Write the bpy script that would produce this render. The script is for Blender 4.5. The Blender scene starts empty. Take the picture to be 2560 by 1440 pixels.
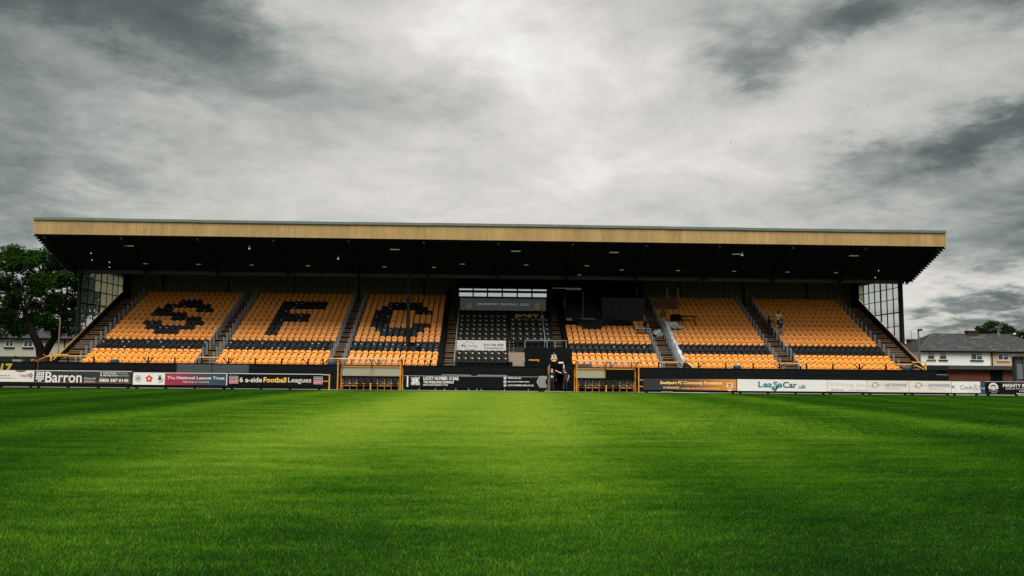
import bpy, bmesh, math, random
import numpy as np
from mathutils import Vector, Matrix

random.seed(7)
rng = np.random.default_rng(11)
scene = bpy.context.scene
COL = scene.collection
R = math.radians

# ------------------------------------------------------------------ camera
FWD_YAW, PITCH, ROLL = R(1.66), R(5.70), 0.0094
fw = Vector((math.sin(FWD_YAW) * math.cos(PITCH), math.cos(FWD_YAW) * math.cos(PITCH), math.sin(PITCH)))
r0 = Vector((math.cos(FWD_YAW), -math.sin(FWD_YAW), 0))
u0 = r0.cross(fw)
rt = r0 * math.cos(ROLL) + u0 * math.sin(ROLL)
up = u0 * math.cos(ROLL) - r0 * math.sin(ROLL)
cam_d = bpy.data.cameras.new('camera')
cam_d.sensor_width = 36
cam_d.lens = 2040 / 2560 * 36
cam_d.clip_start = 0.1
cam_d.clip_end = 6000
cam = bpy.data.objects.new('camera', cam_d)
COL.objects.link(cam)
m = Matrix((rt, up, -fw)).transposed().to_4x4()
m.translation = Vector((0, 0, 1.6))
cam.matrix_world = m
scene.camera = cam

# ------------------------------------------------------------------ light
SUN_EL, SUN_AZ = R(57), R(186)          # azimuth clockwise from +Y: the sun is behind the camera
EXPOSURE = 0.95
SKY_GAIN = 0.1
scene.view_settings.view_transform = 'Standard'
scene.view_settings.look = 'None'
scene.view_settings.exposure = EXPOSURE
scene.view_settings.gamma = 1
scene.view_settings.use_curve_mapping = False
scene.cycles.use_denoising = True
scene.cycles.max_bounces = 6
scene.cycles.transparent_max_bounces = 12
sun_d = bpy.data.lights.new('sun', 'SUN')
sun_d.energy = 3.0
sun_d.angle = R(42)
sun_d.color = (1.0, 0.96, 0.88)
sun = bpy.data.objects.new('sun', sun_d)
COL.objects.link(sun)
sdir = Vector((math.sin(SUN_AZ) * math.cos(SUN_EL), math.cos(SUN_AZ) * math.cos(SUN_EL), math.sin(SUN_EL)))
sun.rotation_euler = sdir.to_track_quat('Z', 'Y').to_euler()
sun.location = sdir * 120


class NT:
    """small helper to write shader node graphs"""
    def __init__(s, tree):
        s.t = tree
        s.n = tree.nodes
        s.l = tree.links

    def put(s, sock, v):
        if hasattr(v, 'is_linked') or isinstance(v, bpy.types.NodeSocket):
            s.l.new(v, sock)
        elif v is not None:
            sock.default_value = v

    def math(s, op, a, b=None, c=None, clamp=False):
        n = s.n.new('ShaderNodeMath')
        n.operation = op
        n.use_clamp = clamp
        for i, v in enumerate((a, b, c)):
            if v is not None:
                s.put(n.inputs[i], v)
        return n.outputs[0]

    def noise(s, vec, scale, detail=4, rough=0.55, dist=0.0, dim='3D'):
        n = s.n.new('ShaderNodeTexNoise')
        n.noise_dimensions = dim
        if vec is not None:
            s.l.new(vec, n.inputs['Vector'])
        n.inputs['Scale'].default_value = scale
        n.inputs['Detail'].default_value = detail
        n.inputs['Roughness'].default_value = rough
        n.inputs['Distortion'].default_value = dist
        return n.outputs['Fac']

    def ramp(s, fac, *stops):
        n = s.n.new('ShaderNodeValToRGB')
        e = n.color_ramp.elements
        while len(e) < len(stops):
            e.new(0.5)
        for el, (p, c) in zip(e, stops):
            el.position = p
            el.color = (*c, 1) if len(c) == 3 else c
        s.l.new(fac, n.inputs[0])
        return n.outputs[0]

    def mix(s, f, a, b, blend='MIX'):
        n = s.n.new('ShaderNodeMix')
        n.data_type = 'RGBA'
        n.blend_type = blend
        s.put(n.inputs[0], f)
        for sock, v in ((n.inputs[6], a), (n.inputs[7], b)):
            if isinstance(v, tuple):
                v = (*v, 1) if len(v) == 3 else v
            s.put(sock, v)
        return n.outputs[2]

    def mapr(s, v, a, b, c, d, smooth=False):
        n = s.n.new('ShaderNodeMapRange')
        if smooth:
            n.interpolation_type = 'SMOOTHSTEP'
        s.put(n.inputs[0], v)
        for i, q in enumerate((a, b, c, d)):
            n.inputs[i + 1].default_value = q
        return n.outputs[0]

    def comb(s, x, y, z):
        n = s.n.new('ShaderNodeCombineXYZ')
        for i, v in enumerate((x, y, z)):
            s.put(n.inputs[i], v)
        return n.outputs[0]

    def sep(s, v):
        n = s.n.new('ShaderNodeSeparateXYZ')
        s.l.new(v, n.inputs[0])
        return n.outputs

    def vmul(s, v, k):
        n = s.n.new('ShaderNodeVectorMath')
        n.operation = 'MULTIPLY'
        s.l.new(v, n.inputs[0])
        n.inputs[1].default_value = k
        return n.outputs[0]


# ------------------------------------------------------------------ overcast sky
world = bpy.data.worlds.new('World')
scene.world = world
world.use_nodes = True
w = NT(world.node_tree)
bg = w.n['Background']
tc = w.n.new('ShaderNodeTexCoord')
dx, dy, dz = w.sep(tc.outputs['Generated'])
nish = w.n.new('ShaderNodeTexSky')
nish.sky_type = 'NISHITA'
nish.sun_disc = False
nish.sun_elevation = SUN_EL
nish.sun_rotation = SUN_AZ
zc = w.math('MAXIMUM', dz, 0.0)
den = w.math('ADD', zc, 0.20)
px_ = w.math('DIVIDE', dx, den)
py_ = w.math('DIVIDE', dy, den)
plane = w.comb(px_, py_, 0.0)
big = w.noise(plane, 0.62, 6, 0.58, 0.5)
mid = w.noise(plane, 2.6, 8, 0.60, 0.9)
fine = w.noise(plane, 8.0, 6, 0.62, 0.6)
az = w.math('ARCTAN2', dx, dy)
el = w.math('ARCSINE', dz)
wob_n = w.n.new('ShaderNodeTexNoise')
w.l.new(plane, wob_n.inputs['Vector'])
wob_n.inputs['Scale'].default_value = 2.3
wob_n.inputs['Detail'].default_value = 6
wob_n.inputs['Roughness'].default_value = 0.66
wr, wg, wb = w.sep(wob_n.outputs['Color'])
azw = w.math('MULTIPLY_ADD', w.math('SUBTRACT', wr, 0.5), 0.42, az)
elw = w.math('MULTIPLY_ADD', w.math('SUBTRACT', wg, 0.5), 0.19, el)


def bank(a, e, ra, re, tilt, amp, p=1.0):
    """a cloud bank: centre azimuth/elevation, half sizes, tilt (rad), amount"""
    u = w.math('SUBTRACT', azw, a)
    v = w.math('SUBTRACT', elw, e)
    c, s_ = math.cos(tilt), math.sin(tilt)
    uu = w.math('MULTIPLY_ADD', u, c / ra, w.math('MULTIPLY', v, s_ / ra))
    vv = w.math('MULTIPLY_ADD', v, c / re, w.math('MULTIPLY', u, -s_ / re))
    q = w.math('ADD', w.math('MULTIPLY', uu, uu), w.math('MULTIPLY', vv, vv))
    return w.math('MULTIPLY', w.math('EXPONENT', w.math('MULTIPLY', q, -p)), amp)


darks = [bank(-.53, .415, .24, .055, -.18, .34), bank(-.36, .385, .19, .05, -.35, .21), bank(-.33, .45, .22, .06, -.1, .15),
         bank(.29, .372, .085, .026, .15, .24), bank(.42, .395, .10, .030, .25, .20), bank(.50, .40, .07, .024, -.1, .20),
         bank(.36, .44, .28, .07, 0, .16), bank(.64, .280, .21, .042, .22, .60), bank(.60, .40, .05, .03, .3, .2), bank(.66, .16, .2, .05, .05, .30),
         bank(.58, .042, .16, .020, -.04, .45), bank(-.62, .20, .16, .12, 0, .26), bank(-.62, .33, .12, .03, -.2, .18),
         bank(-.15, .30, .17, .04, .1, .09), bank(-.60, .26, .26, .24, 0, .20), bank(.70, .26, .26, .26, 0, .13)]
lights = [bank(.055, .37, .12, .075, -.3, .20), bank(-.05, .44, .10, .04, -.2, .16), bank(.56, .085, .22, .022, 0, .22), bank(-.16, .41, .2, .03, -.2, .10),
          bank(.22, .24, .28, .06, .1, .12)]
dk = darks[0]
for d_ in darks[1:]:
    dk = w.math('ADD', dk, d_)
lt = lights[0]
for d_ in lights[1:]:
    lt = w.math('ADD', lt, d_)
tex = w.math('ADD', w.math('MULTIPLY', w.math('SUBTRACT', big, 0.5), 0.42),
             w.math('ADD', w.math('MULTIPLY', w.math('SUBTRACT', mid, 0.5), 0.46), w.math('MULTIPLY', w.math('SUBTRACT', fine, 0.5), 0.20)))
val = w.math('ADD', w.math('ADD', 0.705, tex), w.math('SUBTRACT', lt, dk))
val = w.math('MULTIPLY_ADD', w.mapr(dz, 0.30, 1.0, 0, 1, True), 0.12, val)      # overcast skies brighten towards the zenith
cl = w.ramp(val, (0.0, (.060, .080, .077)), (0.22, (.130, .156, .150)), (0.42, (.29, .32, .305)), (0.60, (.515, .515, .480)), (0.80, (.71, .68, .635)), (1.0, (.94, .925, .90)))
gain = w.n.new('ShaderNodeVectorMath')
gain.operation = 'SCALE'
w.l.new(cl, gain.inputs[0])
gain.inputs['Scale'].default_value = 1.0 / SKY_GAIN * 0.52
skyc = w.mix(0.985, nish.outputs[0], gain.outputs[0])
w.l.new(skyc, bg.inputs['Color'])
bg.inputs['Strength'].default_value = SKY_GAIN

# ------------------------------------------------------------------ materials
MATS = {}


def mat(name, col, rough=0.6, var=0.12, scale=3.0, spec=0.4, metal=0.0, emit=None, alpha=None, trans=0.0, bump=0.0, bscale=30, streak=None, coat=0.0):
    if name in MATS:
        return MATS[name]
    mt = bpy.data.materials.new(name)
    mt.use_nodes = True
    g = NT(mt.node_tree)
    b = g.n['Principled BSDF']
    t = g.n.new('ShaderNodeTexCoord')
    geo = g.n.new('ShaderNodeNewGeometry')
    b.inputs['Roughness'].default_value = rough
    b.inputs['Specular IOR Level'].default_value = spec
    b.inputs['Metallic'].default_value = metal
    b.inputs['Transmission Weight'].default_value = trans
    b.inputs['Coat Weight'].default_value = coat
    if var > 0:
        f = g.noise(geo.outputs['Position'], scale, 5, 0.65)
        c = g.mix(f, tuple(x * (1 - var) for x in col), tuple(min(1, x * (1 + var)) for x in col))
        if streak:
            sc, k, scol = streak
            f2 = g.noise(g.vmul(geo.outputs['Position'], sc), 1.0, 5, 0.7)
            c = g.mix(g.mapr(f2, k, k + 0.2, 0, 0.75), c, scol)
        g.l.new(c, b.inputs['Base Color'])
        g.l.new(g.mapr(f, 0.3, 0.7, max(0, rough - 0.1), min(1, rough + 0.1)), b.inputs['Roughness'])
    else:
        b.inputs['Base Color'].default_value = (*col, 1)
    if bump:
        n2 = g.noise(geo.outputs['Position'], bscale, 4, 0.6)
        bp = g.n.new('ShaderNodeBump')
        bp.inputs['Strength'].default_value = bump
        bp.inputs['Distance'].default_value = 0.02
        g.l.new(n2, bp.inputs['Height'])
        g.l.new(bp.outputs[0], b.inputs['Normal'])
    if emit:
        b.inputs['Emission Color'].default_value = (*emit[0], 1)
        b.inputs['Emission Strength'].default_value = emit[1]
    if alpha is not None:
        b.inputs['Alpha'].default_value = alpha
    MATS[name] = mt
    return mt


black = mat('black_paint', (.0035, .0052, .0056), .7, .3, 1.5, .06)
black_wall = mat('black_boards', (.0035, .0052, .0056), .65, .4, 2.0, .08, streak=((.25, 3, 7), .62, (.011, .014, .0145)))
dark_steel = mat('dark_steel', (.008, .0115, .012), .7, .3, 2.0, .12)
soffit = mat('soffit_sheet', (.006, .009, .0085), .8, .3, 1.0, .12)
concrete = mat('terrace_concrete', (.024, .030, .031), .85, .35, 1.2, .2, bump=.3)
step_grey = mat('step_grey', (.034, .046, .050), .8, .4, 2.5, .2)
grey_post = mat('galvanised_steel', (.25, .27, .28), .45, .2, 3, .4, .3)
orange = mat('orange_plastic', (.70, .252, .027), .42, .16, 2.5, .35)
orange_paint = mat('orange_paint', (.50, .20, .025), .5, .2, 3, .3)
rail_yellow = mat('yellow_rail_paint', (.52, .27, .055), .5, .2, 3, .3)
blk_plastic = mat('black_plastic', (.0035, .0045, .005), .40, .2, 3, .18)
sticker = mat('white_sticker', (.60, .60, .59), .5, .0)
nosing = mat('orange_nosing', (.33, .125, .016), .6, .35, 5, .3)
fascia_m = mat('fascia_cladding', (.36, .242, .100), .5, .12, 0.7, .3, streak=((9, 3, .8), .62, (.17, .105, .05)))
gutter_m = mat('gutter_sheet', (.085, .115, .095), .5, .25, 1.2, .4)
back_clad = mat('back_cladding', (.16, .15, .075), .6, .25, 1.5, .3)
white_p = mat('white_print', (.56, .55, .53), .5, .06, 4)
cream_p = mat('cream_board', (.53, .49, .455), .5, .06, 2.0, streak=((.6, 2, 2.5), .66, (.43, .39, .36)))
white_paint = mat('white_paint', (.55, .55, .54), .5, .1, 4)
grey_txt = mat('grey_print', (.27, .27, .26), .5, 0)
dark_txt = mat('dark_print', (.03, .035, .045), .5, 0)
red_txt = mat('maroon_print', (.16, .016, .03), .5, 0)
red_p = mat('red_print', (.45, .03, .03), .5, 0)
navy = mat('navy_print', (.015, .045, .085), .5, 0)
teal = mat('teal_print', (.010, .17, .18), .5, 0)
teal_d = mat('dark_teal_print', (.012, .065, .085), .5, 0)
gold = mat('gold_print', (.78, .42, .08), .5, 0)
gold_l = mat('pale_gold_print', (.85, .58, .22), .5, 0)
orange_t = mat('orange_print', (.75, .24, .04), .5, 0)
yellow_t = mat('yellow_print', (.30, .22, .02), .5, .2, 6)
faint = mat('faint_print', (.38, .37, .35), .5, 0)
green_t = mat('green_print', (.05, .25, .14), .5, 0)
blue_bin = mat('blue_plastic', (.012, .085, .14), .45, .2, 3)
skin = mat('skin', (.55, .32, .22), .55, .08, 12)
skin_d = mat('dark_skin', (.10, .05, .032), .55, .08, 12)
cloth_b = mat('black_cloth', (.014, .015, .018), .85, .3, 8, .2)
cloth_w = mat('white_cloth', (.70, .72, .74), .85, .08, 8, .2)
cloth_g = mat('grey_cloth', (.13, .14, .15), .85, .15, 8, .2)
cloth_t = mat('teal_cloth', (.012, .05, .062), .85, .2, 8, .2)
hair_d = mat('dark_hair', (.015, .011, .009), .6, .2, 20)
tarp_b = mat('black_tarpaulin', (.010, .012, .013), .5, .3, 2, .3, bump=.3, bscale=8)
sheet_s = mat('pale_plastic_sheet', (.38, .42, .445), .4, .3, 4, .5, bump=.6, bscale=9)
bark = mat('bark', (.016, .013, .010), .9, .4, 4, .1, bump=.8, bscale=12)
render_w = mat('white_render', (.54, .55, .53), .9, .12, .6, .2, streak=((1.2, 1, .25), .60, (.30, .31, .295)))
render_c = mat('cream_render', (.27, .27, .215), .9, .08, .6, .2)
render_b = mat('beige_render', (.38, .29, .19), .9, .06, .6, .2)
slate = mat('roof_slate', (.036, .039, .041), .75, .9, 2.2, .2, streak=((1.1, 1.1, 2.4), .53, (.13, .135, .11)))
upvc = mat('white_window_frame', (.52, .52, .53), .4, 0)
win_dark = mat('house_glass', (.018, .021, .022), .08, 0, spec=.6)
curtain_pale = mat('pale_curtain', (.28, .31, .28), .9, .2, 5)
chim_m = mat('chimney_brick', (.028, .023, .019), .9, .4, 5, .1)
plywood = mat('brown_plywood', (.12, .055, .022), .7, .3, 3, .2)
polycarb = mat('dirty_polycarbonate', (.60, .58, .44), .5, .15, 1.5, .3)
seat_pad = mat('black_padded_fabric', (.006, .007, .008), .7, .3, 6, .15)
back_panel_m = mat('dugout_back_panel', (.33, .345, .26), .35, .10, 1.2, .5, streak=((2, 2, .2), .60, (.26, .275, .21)))
curtain_m = mat('dark_curtain', (.034, .040, .046), .8, .2, 2, .2)
sign_m = mat('dark_grey_sign', (.095, .115, .125), .25, .25, .8, .5)
panel_grey = mat('dark_grey_panel', (.035, .044, .048), .6, .25, 2, .3)
asphalt = mat('path_concrete', (.16, .15, .14), .9, .3, 1.5, .2, bump=.4)
lamp_m = mat('lamp_diffuser', (.4, .42, .28), .5, 0, emit=((.80, .85, .35), .05))
bulb_m = mat('lamp_glass', (.8, .8, .8), .4, 0, emit=((1, 1, .95), .45))
metal_m = mat('dull_aluminium', (.20, .21, .22), .55, .25, 6, .3, .3)


def glass(name, col, rough, tint):
    """window glass: mostly clear, with a mirror-like share at grazing angles"""
    mt = bpy.data.materials.new(name)
    mt.use_nodes = True
    g = NT(mt.node_tree)
    out = g.n['Material Output']
    g.n.remove(g.n['Principled BSDF'])
    tr = g.n.new('ShaderNodeBsdfTransparent')
    tr.inputs[0].default_value = (*col, 1)
    gl = g.n.new('ShaderNodeBsdfGlossy')
    gl.inputs['Roughness'].default_value = rough
    gl.inputs['Color'].default_value = (.8, .85, .85, 1)
    geo0 = g.n.new('ShaderNodeNewGeometry')
    dt = g.n.new('ShaderNodeVectorMath')
    dt.operation = 'DOT_PRODUCT'
    g.l.new(geo0.outputs['Normal'], dt.inputs[0])
    g.l.new(geo0.outputs['Incoming'], dt.inputs[1])
    om = g.math('SUBTRACT', 1.0, g.math('ABSOLUTE', dt.outputs['Value']))
    fres = g.math('MULTIPLY_ADD', g.math('POWER', om, 5.0), .6, .04)
    ms = g.n.new('ShaderNodeMixShader')
    g.l.new(fres, ms.inputs[0])
    g.l.new(tr.outputs[0], ms.inputs[1])
    g.l.new(gl.outputs[0], ms.inputs[2])
    last = ms.outputs[0]
    if tint:
        df = g.n.new('ShaderNodeBsdfDiffuse')
        df.inputs[0].default_value = (*tint[0], 1)
        tl = g.n.new('ShaderNodeBsdfTranslucent')
        tl.inputs[0].default_value = (*tint[0], 1)
        ad = g.n.new('ShaderNodeMixShader')
        ad.inputs[0].default_value = .7
        g.l.new(df.outputs[0], ad.inputs[1])
        g.l.new(tl.outputs[0], ad.inputs[2])
        m2 = g.n.new('ShaderNodeMixShader')
        geo = g.n.new('ShaderNodeNewGeometry')
        f = g.mapr(g.noise(geo.outputs['Position'], 1.3, 5, .7), .35, .7, tint[1] * .6, min(1, tint[1] * 1.3))
        g.l.new(f, m2.inputs[0])
        g.l.new(last, m2.inputs[1])
        g.l.new(ad.outputs[0], m2.inputs[2])
        last = m2.outputs[0]
    g.l.new(last, out.inputs['Surface'])
    MATS[name] = mt
    return mt


clear_glass = glass('clear_glazing', (.90, .93, .93), .03, ((.45, .5, .48), .08))
dirty_glass = glass('yellowed_glazing', (.75, .75, .62), .15, ((.70, .68, .55), .72))
roof_clear = glass('curved_clear_roof', (.86, .80, .72), .12, ((.60, .50, .38), .16))
mirror_glass = mat('reflecting_glass', (.60, .68, .70), .04, 0, metal=1.0)


def gradient(name, stops, x0, x1, axis=0, rough=.45):
    """flat print whose colour runs across the board"""
    mt = bpy.data.materials.new(name)
    mt.use_nodes = True
    g = NT(mt.node_tree)
    b = g.n['Principled BSDF']
    geo = g.n.new('ShaderNodeNewGeometry')
    c = g.sep(geo.outputs['Position'])[axis]
    col = g.ramp(g.mapr(c, x0, x1, 0, 1), *stops)
    n = g.noise(geo.outputs['Position'], 2.0, 4)
    g.l.new(g.mix(.25, col, g.mix(n, (0, 0, 0), col)), b.inputs['Base Color'])
    b.inputs['Roughness'].default_value = rough
    return mt


# ------------------------------------------------------------------ mesh helpers
ORG = {}


class MB:
    def __init__(s):
        s.v = []
        s.f = []
        s.m = []
        s.mi = 0

    def poly(s, pts):
        i = len(s.v)
        s.v += [tuple(p) for p in pts]
        s.f.append(tuple(range(i, i + len(pts))))
        s.m.append(s.mi)
        return s

    def box(s, x0, x1, y0, y1, z0, z1):
        i = len(s.v)
        s.v += [(x0, y0, z0), (x1, y0, z0), (x1, y1, z0), (x0, y1, z0), (x0, y0, z1), (x1, y0, z1), (x1, y1, z1), (x0, y1, z1)]
        for q in ((3, 2, 1, 0), (4, 5, 6, 7), (0, 1, 5, 4), (1, 2, 6, 5), (2, 3, 7, 6), (3, 0, 4, 7)):
            s.f.append(tuple(i + k for k in q))
            s.m.append(s.mi)
        return s

    def bar(s, p, q, wd, ht=None, n=4):
        """straight bar from p to q, rectangular (n=4) or round section"""
        p, q = Vector(p), Vector(q)
        d = (q - p).normalized()
        a = Vector((0, 0, 1)) if abs(d.z) < .95 else Vector((0, 1, 0))
        x = d.cross(a).normalized()
        y = x.cross(d).normalized()
        ht = ht or wd
        i = len(s.v)
        if n == 4:
            offs = [x * wd / 2 * sx + y * ht / 2 * sy for sx, sy in ((-1, -1), (1, -1), (1, 1), (-1, 1))]
        else:
            offs = [x * wd / 2 * math.cos(t) + y * ht / 2 * math.sin(t) for t in (2 * math.pi * k / n for k in range(n))]
        s.v += [tuple(p + o) for o in offs] + [tuple(q + o) for o in offs]
        for k in range(n):
            l = (k + 1) % n
            s.f.append((i + k, i + l, i + n + l, i + n + k))
            s.m.append(s.mi)
        s.f.append(tuple(i + k for k in reversed(range(n))))
        s.f.append(tuple(i + n + k for k in range(n)))
        s.m += [s.mi, s.mi]
        return s

    def tube(s, pts, rads, n=8):
        """tapered tube through points"""
        i0 = len(s.v)
        for k, p in enumerate(pts):
            p = Vector(p)
            a = Vector(pts[max(0, k - 1)])
            b = Vector(pts[min(len(pts) - 1, k + 1)])
            d = (b - a).normalized()
            t = Vector((1, 0, 0)) if abs(d.x) < .9 else Vector((0, 1, 0))
            x = d.cross(t).normalized()
            y = d.cross(x).normalized()
            r = rads[k] if isinstance(rads, (list, tuple)) else rads
            s.v += [tuple(p + x * r * math.cos(2 * math.pi * j / n) + y * r * math.sin(2 * math.pi * j / n)) for j in range(n)]
        for k in range(len(pts) - 1):
            for j in range(n):
                l = (j + 1) % n
                s.f.append((i0 + k * n + j, i0 + k * n + l, i0 + (k + 1) * n + l, i0 + (k + 1) * n + j))
                s.m.append(s.mi)
        s.f.append(tuple(i0 + j for j in range(n)))
        e = i0 + (len(pts) - 1) * n
        s.f.append(tuple(e + j for j in reversed(range(n))))
        s.m += [s.mi, s.mi]
        return s

    def prism(s, outline, axis, a, b):
        """extrude a 2-D outline along axis 'x' | 'y' | 'z' from a to b"""
        def P(u, v, t):
            return (t, u, v) if axis == 'x' else (u, t, v) if axis == 'y' else (u, v, t)
        n = len(outline)
        i = len(s.v)
        s.v += [P(u, v, a) for u, v in outline] + [P(u, v, b) for u, v in outline]
        for k in range(n):
            l = (k + 1) % n
            s.f.append((i + k, i + l, i + n + l, i + n + k))
            s.m.append(s.mi)
        s.f.append(tuple(i + k for k in reversed(range(n))))
        s.f.append(tuple(i + n + k for k in range(n)))
        s.m += [s.mi, s.mi]
        return s

    def disc(s, cx, cz, r, y, n=20, rz=None):
        s.poly([(cx + r * math.cos(2 * math.pi * k / n), y, cz + (rz or r) * math.sin(2 * math.pi * k / n)) for k in range(n)])
        return s

    def ring(s, cx, cz, r1, r2, y, n=24, a0=0, a1=2 * math.pi):
        for k in range(n):
            t0, t1 = a0 + (a1 - a0) * k / n, a0 + (a1 - a0) * (k + 1) / n
            s.poly([(cx + r1 * math.cos(t0), y, cz + r1 * math.sin(t0)), (cx + r2 * math.cos(t0), y, cz + r2 * math.sin(t0)),
                    (cx + r2 * math.cos(t1), y, cz + r2 * math.sin(t1)), (cx + r1 * math.cos(t1), y, cz + r1 * math.sin(t1))])
        return s

    def ball(s, c, rx, ry, rz, n=10, k=7):
        i = len(s.v)
        for a in range(k + 1):
            ph = math.pi * a / k
            for j in range(n):
                t = 2 * math.pi * j / n
                s.v.append((c[0] + rx * math.sin(ph) * math.cos(t), c[1] + ry * math.sin(ph) * math.sin(t), c[2] + rz * math.cos(ph)))
        for a in range(k):
            for j in range(n):
                l = (j + 1) % n
                s.f.append((i + a * n + j, i + (a + 1) * n + j, i + (a + 1) * n + l, i + a * n + l))
                s.m.append(s.mi)
        return s

    def mesh(s, name, mats, org=(0, 0, 0), smooth=False):
        me = bpy.data.meshes.new(name)
        ox, oy, oz = org
        me.from_pydata([(a - ox, b - oy, c - oz) for a, b, c in s.v], [], s.f)
        for mt in (mats if isinstance(mats, (list, tuple)) else [mats]):
            me.materials.append(mt)
        if any(s.m):
            me.polygons.foreach_set('material_index', s.m)
        if smooth:
            me.polygons.foreach_set('use_smooth', [True] * len(s.f))
        me.update()
        return me

    def build(s, name, mats, parent=None, loc=None, smooth=False):
        """coordinates are world coordinates; the object's origin is its parent's origin, or loc"""
        org = ORG.get(parent.name, (0, 0, 0)) if parent else (loc or (0, 0, 0))
        o = bpy.data.objects.new(name, s.mesh(name, mats, org, smooth))
        COL.objects.link(o)
        if parent:
            o.parent = parent
        else:
            o.location = org
        ORG[o.name] = org
        return o


def tag(o, label=None, cat=None, group=None, kind=None):
    for k, v in (('label', label), ('category', cat), ('group', group), ('kind', kind)):
        if v:
            o[k] = v
    return o


def empty(name, loc, parent=None):
    o = bpy.data.objects.new(name, None)
    COL.objects.link(o)
    o.empty_display_size = .2
    if parent:
        p = ORG.get(parent.name, (0, 0, 0))
        o.parent = parent
        o.location = tuple(a - b for a, b in zip(loc, p))
    else:
        o.location = loc
    ORG[o.name] = tuple(loc)
    return o


def inst(name, me, loc, parent=None):
    """another object sharing mesh data; loc in world space"""
    o = bpy.data.objects.new(name, me)
    COL.objects.link(o)
    p = (0, 0, 0)
    if parent:
        o.parent = parent
        p = ORG.get(parent.name, (0, 0, 0))
    o.location = tuple(a - b for a, b in zip(loc, p))
    return o


def copy_tree(o, loc):
    c = o.copy()
    COL.objects.link(c)
    c.location = loc
    for ch in o.children:
        d = ch.copy()
        COL.objects.link(d)
        d.parent = c
        for g2 in ch.children:
            e = g2.copy()
            COL.objects.link(e)
            e.parent = d
    return c


def lettering(txt, x0, x1, z0, z1, y, mt, parent, bold=0.0, shear=0.0, space=1.0, name='lettering', clip=None):
    """flat print: the text's inked box fills x0..x1, z0..z1 on the plane y, read from -y"""
    cu = bpy.data.curves.new('text', 'FONT')
    cu.body = txt
    cu.offset = bold
    cu.shear = shear
    cu.space_character = space
    cu.resolution_u = 3
    ob = bpy.data.objects.new('text', cu)
    me = ob.to_mesh()
    vs = np.array([v.co[:2] for v in me.vertices])
    fs = [tuple(p.vertices) for p in me.polygons]
    ob.to_mesh_clear()
    bpy.data.objects.remove(ob)
    bpy.data.curves.remove(cu)
    a, b = vs.min(0), vs.max(0)
    b_ = MB()
    b_.v = [(x0 + (p[0] - a[0]) / (b[0] - a[0]) * (x1 - x0), y, z0 + (p[1] - a[1]) / (b[1] - a[1]) * (z1 - z0)) for p in vs]
    if clip is not None:
        b_.v = [(min(p[0], clip), p[1], p[2]) for p in b_.v]
    b_.f = fs
    b_.m = [0] * len(fs)
    return b_.build(name, mt, parent)


def crest(cx, cz, s, y, parent):
    """the club crest: shield between two supporters over a gold ribbon"""
    b = MB()
    b.mi = 0                                   # ribbon
    b.ring(cx, cz + .34 * s, .62 * s, .42 * s, y, 14, R(205), R(335))
    b.poly([(cx - .60 * s, y, cz + .30 * s), (cx - .50 * s, y, cz - .02 * s), (cx - .30 * s, y, cz - .0 * s), (cx - .38 * s, y, cz + .28 * s)])
    b.poly([(cx + .60 * s, y, cz + .30 * s), (cx + .38 * s, y, cz + .28 * s), (cx + .30 * s, y, cz - .0 * s), (cx + .50 * s, y, cz - .02 * s)])
    b.mi = 1                                   # supporters
    for k in (-1, 1):
        b.poly([(cx + k * q * s, y - .002, cz + z * s) for q, z in ((.20, .15), (.42, .28), (.46, .55), (.38, .62), (.44, .85), (.30, .98), (.22, .72))])
    b.mi = 2                                   # shield
    b.poly([(cx - .2 * s, y - .003, cz + .70 * s), (cx - .2 * s, y - .003, cz + .36 * s), (cx, y - .003, cz + .14 * s), (cx + .2 * s, y - .003, cz + .36 * s), (cx + .2 * s, y - .003, cz + .70 * s)])
    b.mi = 0
    b.poly([(cx - .2 * s, y - .005, cz + .55 * s), (cx - .2 * s, y - .005, cz + .45 * s), (cx + .2 * s, y - .005, cz + .45 * s), (cx + .2 * s, y - .005, cz + .55 * s)])
    b.poly([(cx - .16 * s, y - .004, cz + .73 * s), (cx + .16 * s, y - .004, cz + .73 * s), (cx + .08 * s, y - .004, cz + 1.0 * s), (cx - .08 * s, y - .004, cz + 1.0 * s)])
    b.mi = 3
    b.disc(cx, cz + .20 * s, .14 * s, y - .006, 10)
    b.mi = 4
    b.disc(cx, cz + 1.18 * s, .10 * s, y - .004, 8)
    return b.build('crest', [gold, cream_p, red_txt, white_p, green_t], parent)


# ------------------------------------------------------------------ ground
g = MB()
g.poly([(-2500, -800, -.03), (2500, -800, -.03), (2500, 3500, -.03), (-2500, 3500, -.03)])
gm = mat('rough_ground', (.045, .055, .030), .95, .4, .2, .1)
tag(g.build('ground', gm), kind='structure')

STRIPES_AND_FALLOFF = [(-60, .05), (-30, .05), (-25.5, .22), (-22, .22), (-20, .05), (-14.0, .14), (-11.5, .48), (-7.6, .42), (-5.0, .92), (2.2, .90), (4.4, .66), (8.6, .58), (10.6, .30), (15, .38), (17, .08), (24, .16), (60, .02)]  # mowing tones, with light falloff painted in: dark sides, bright centre


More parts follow.
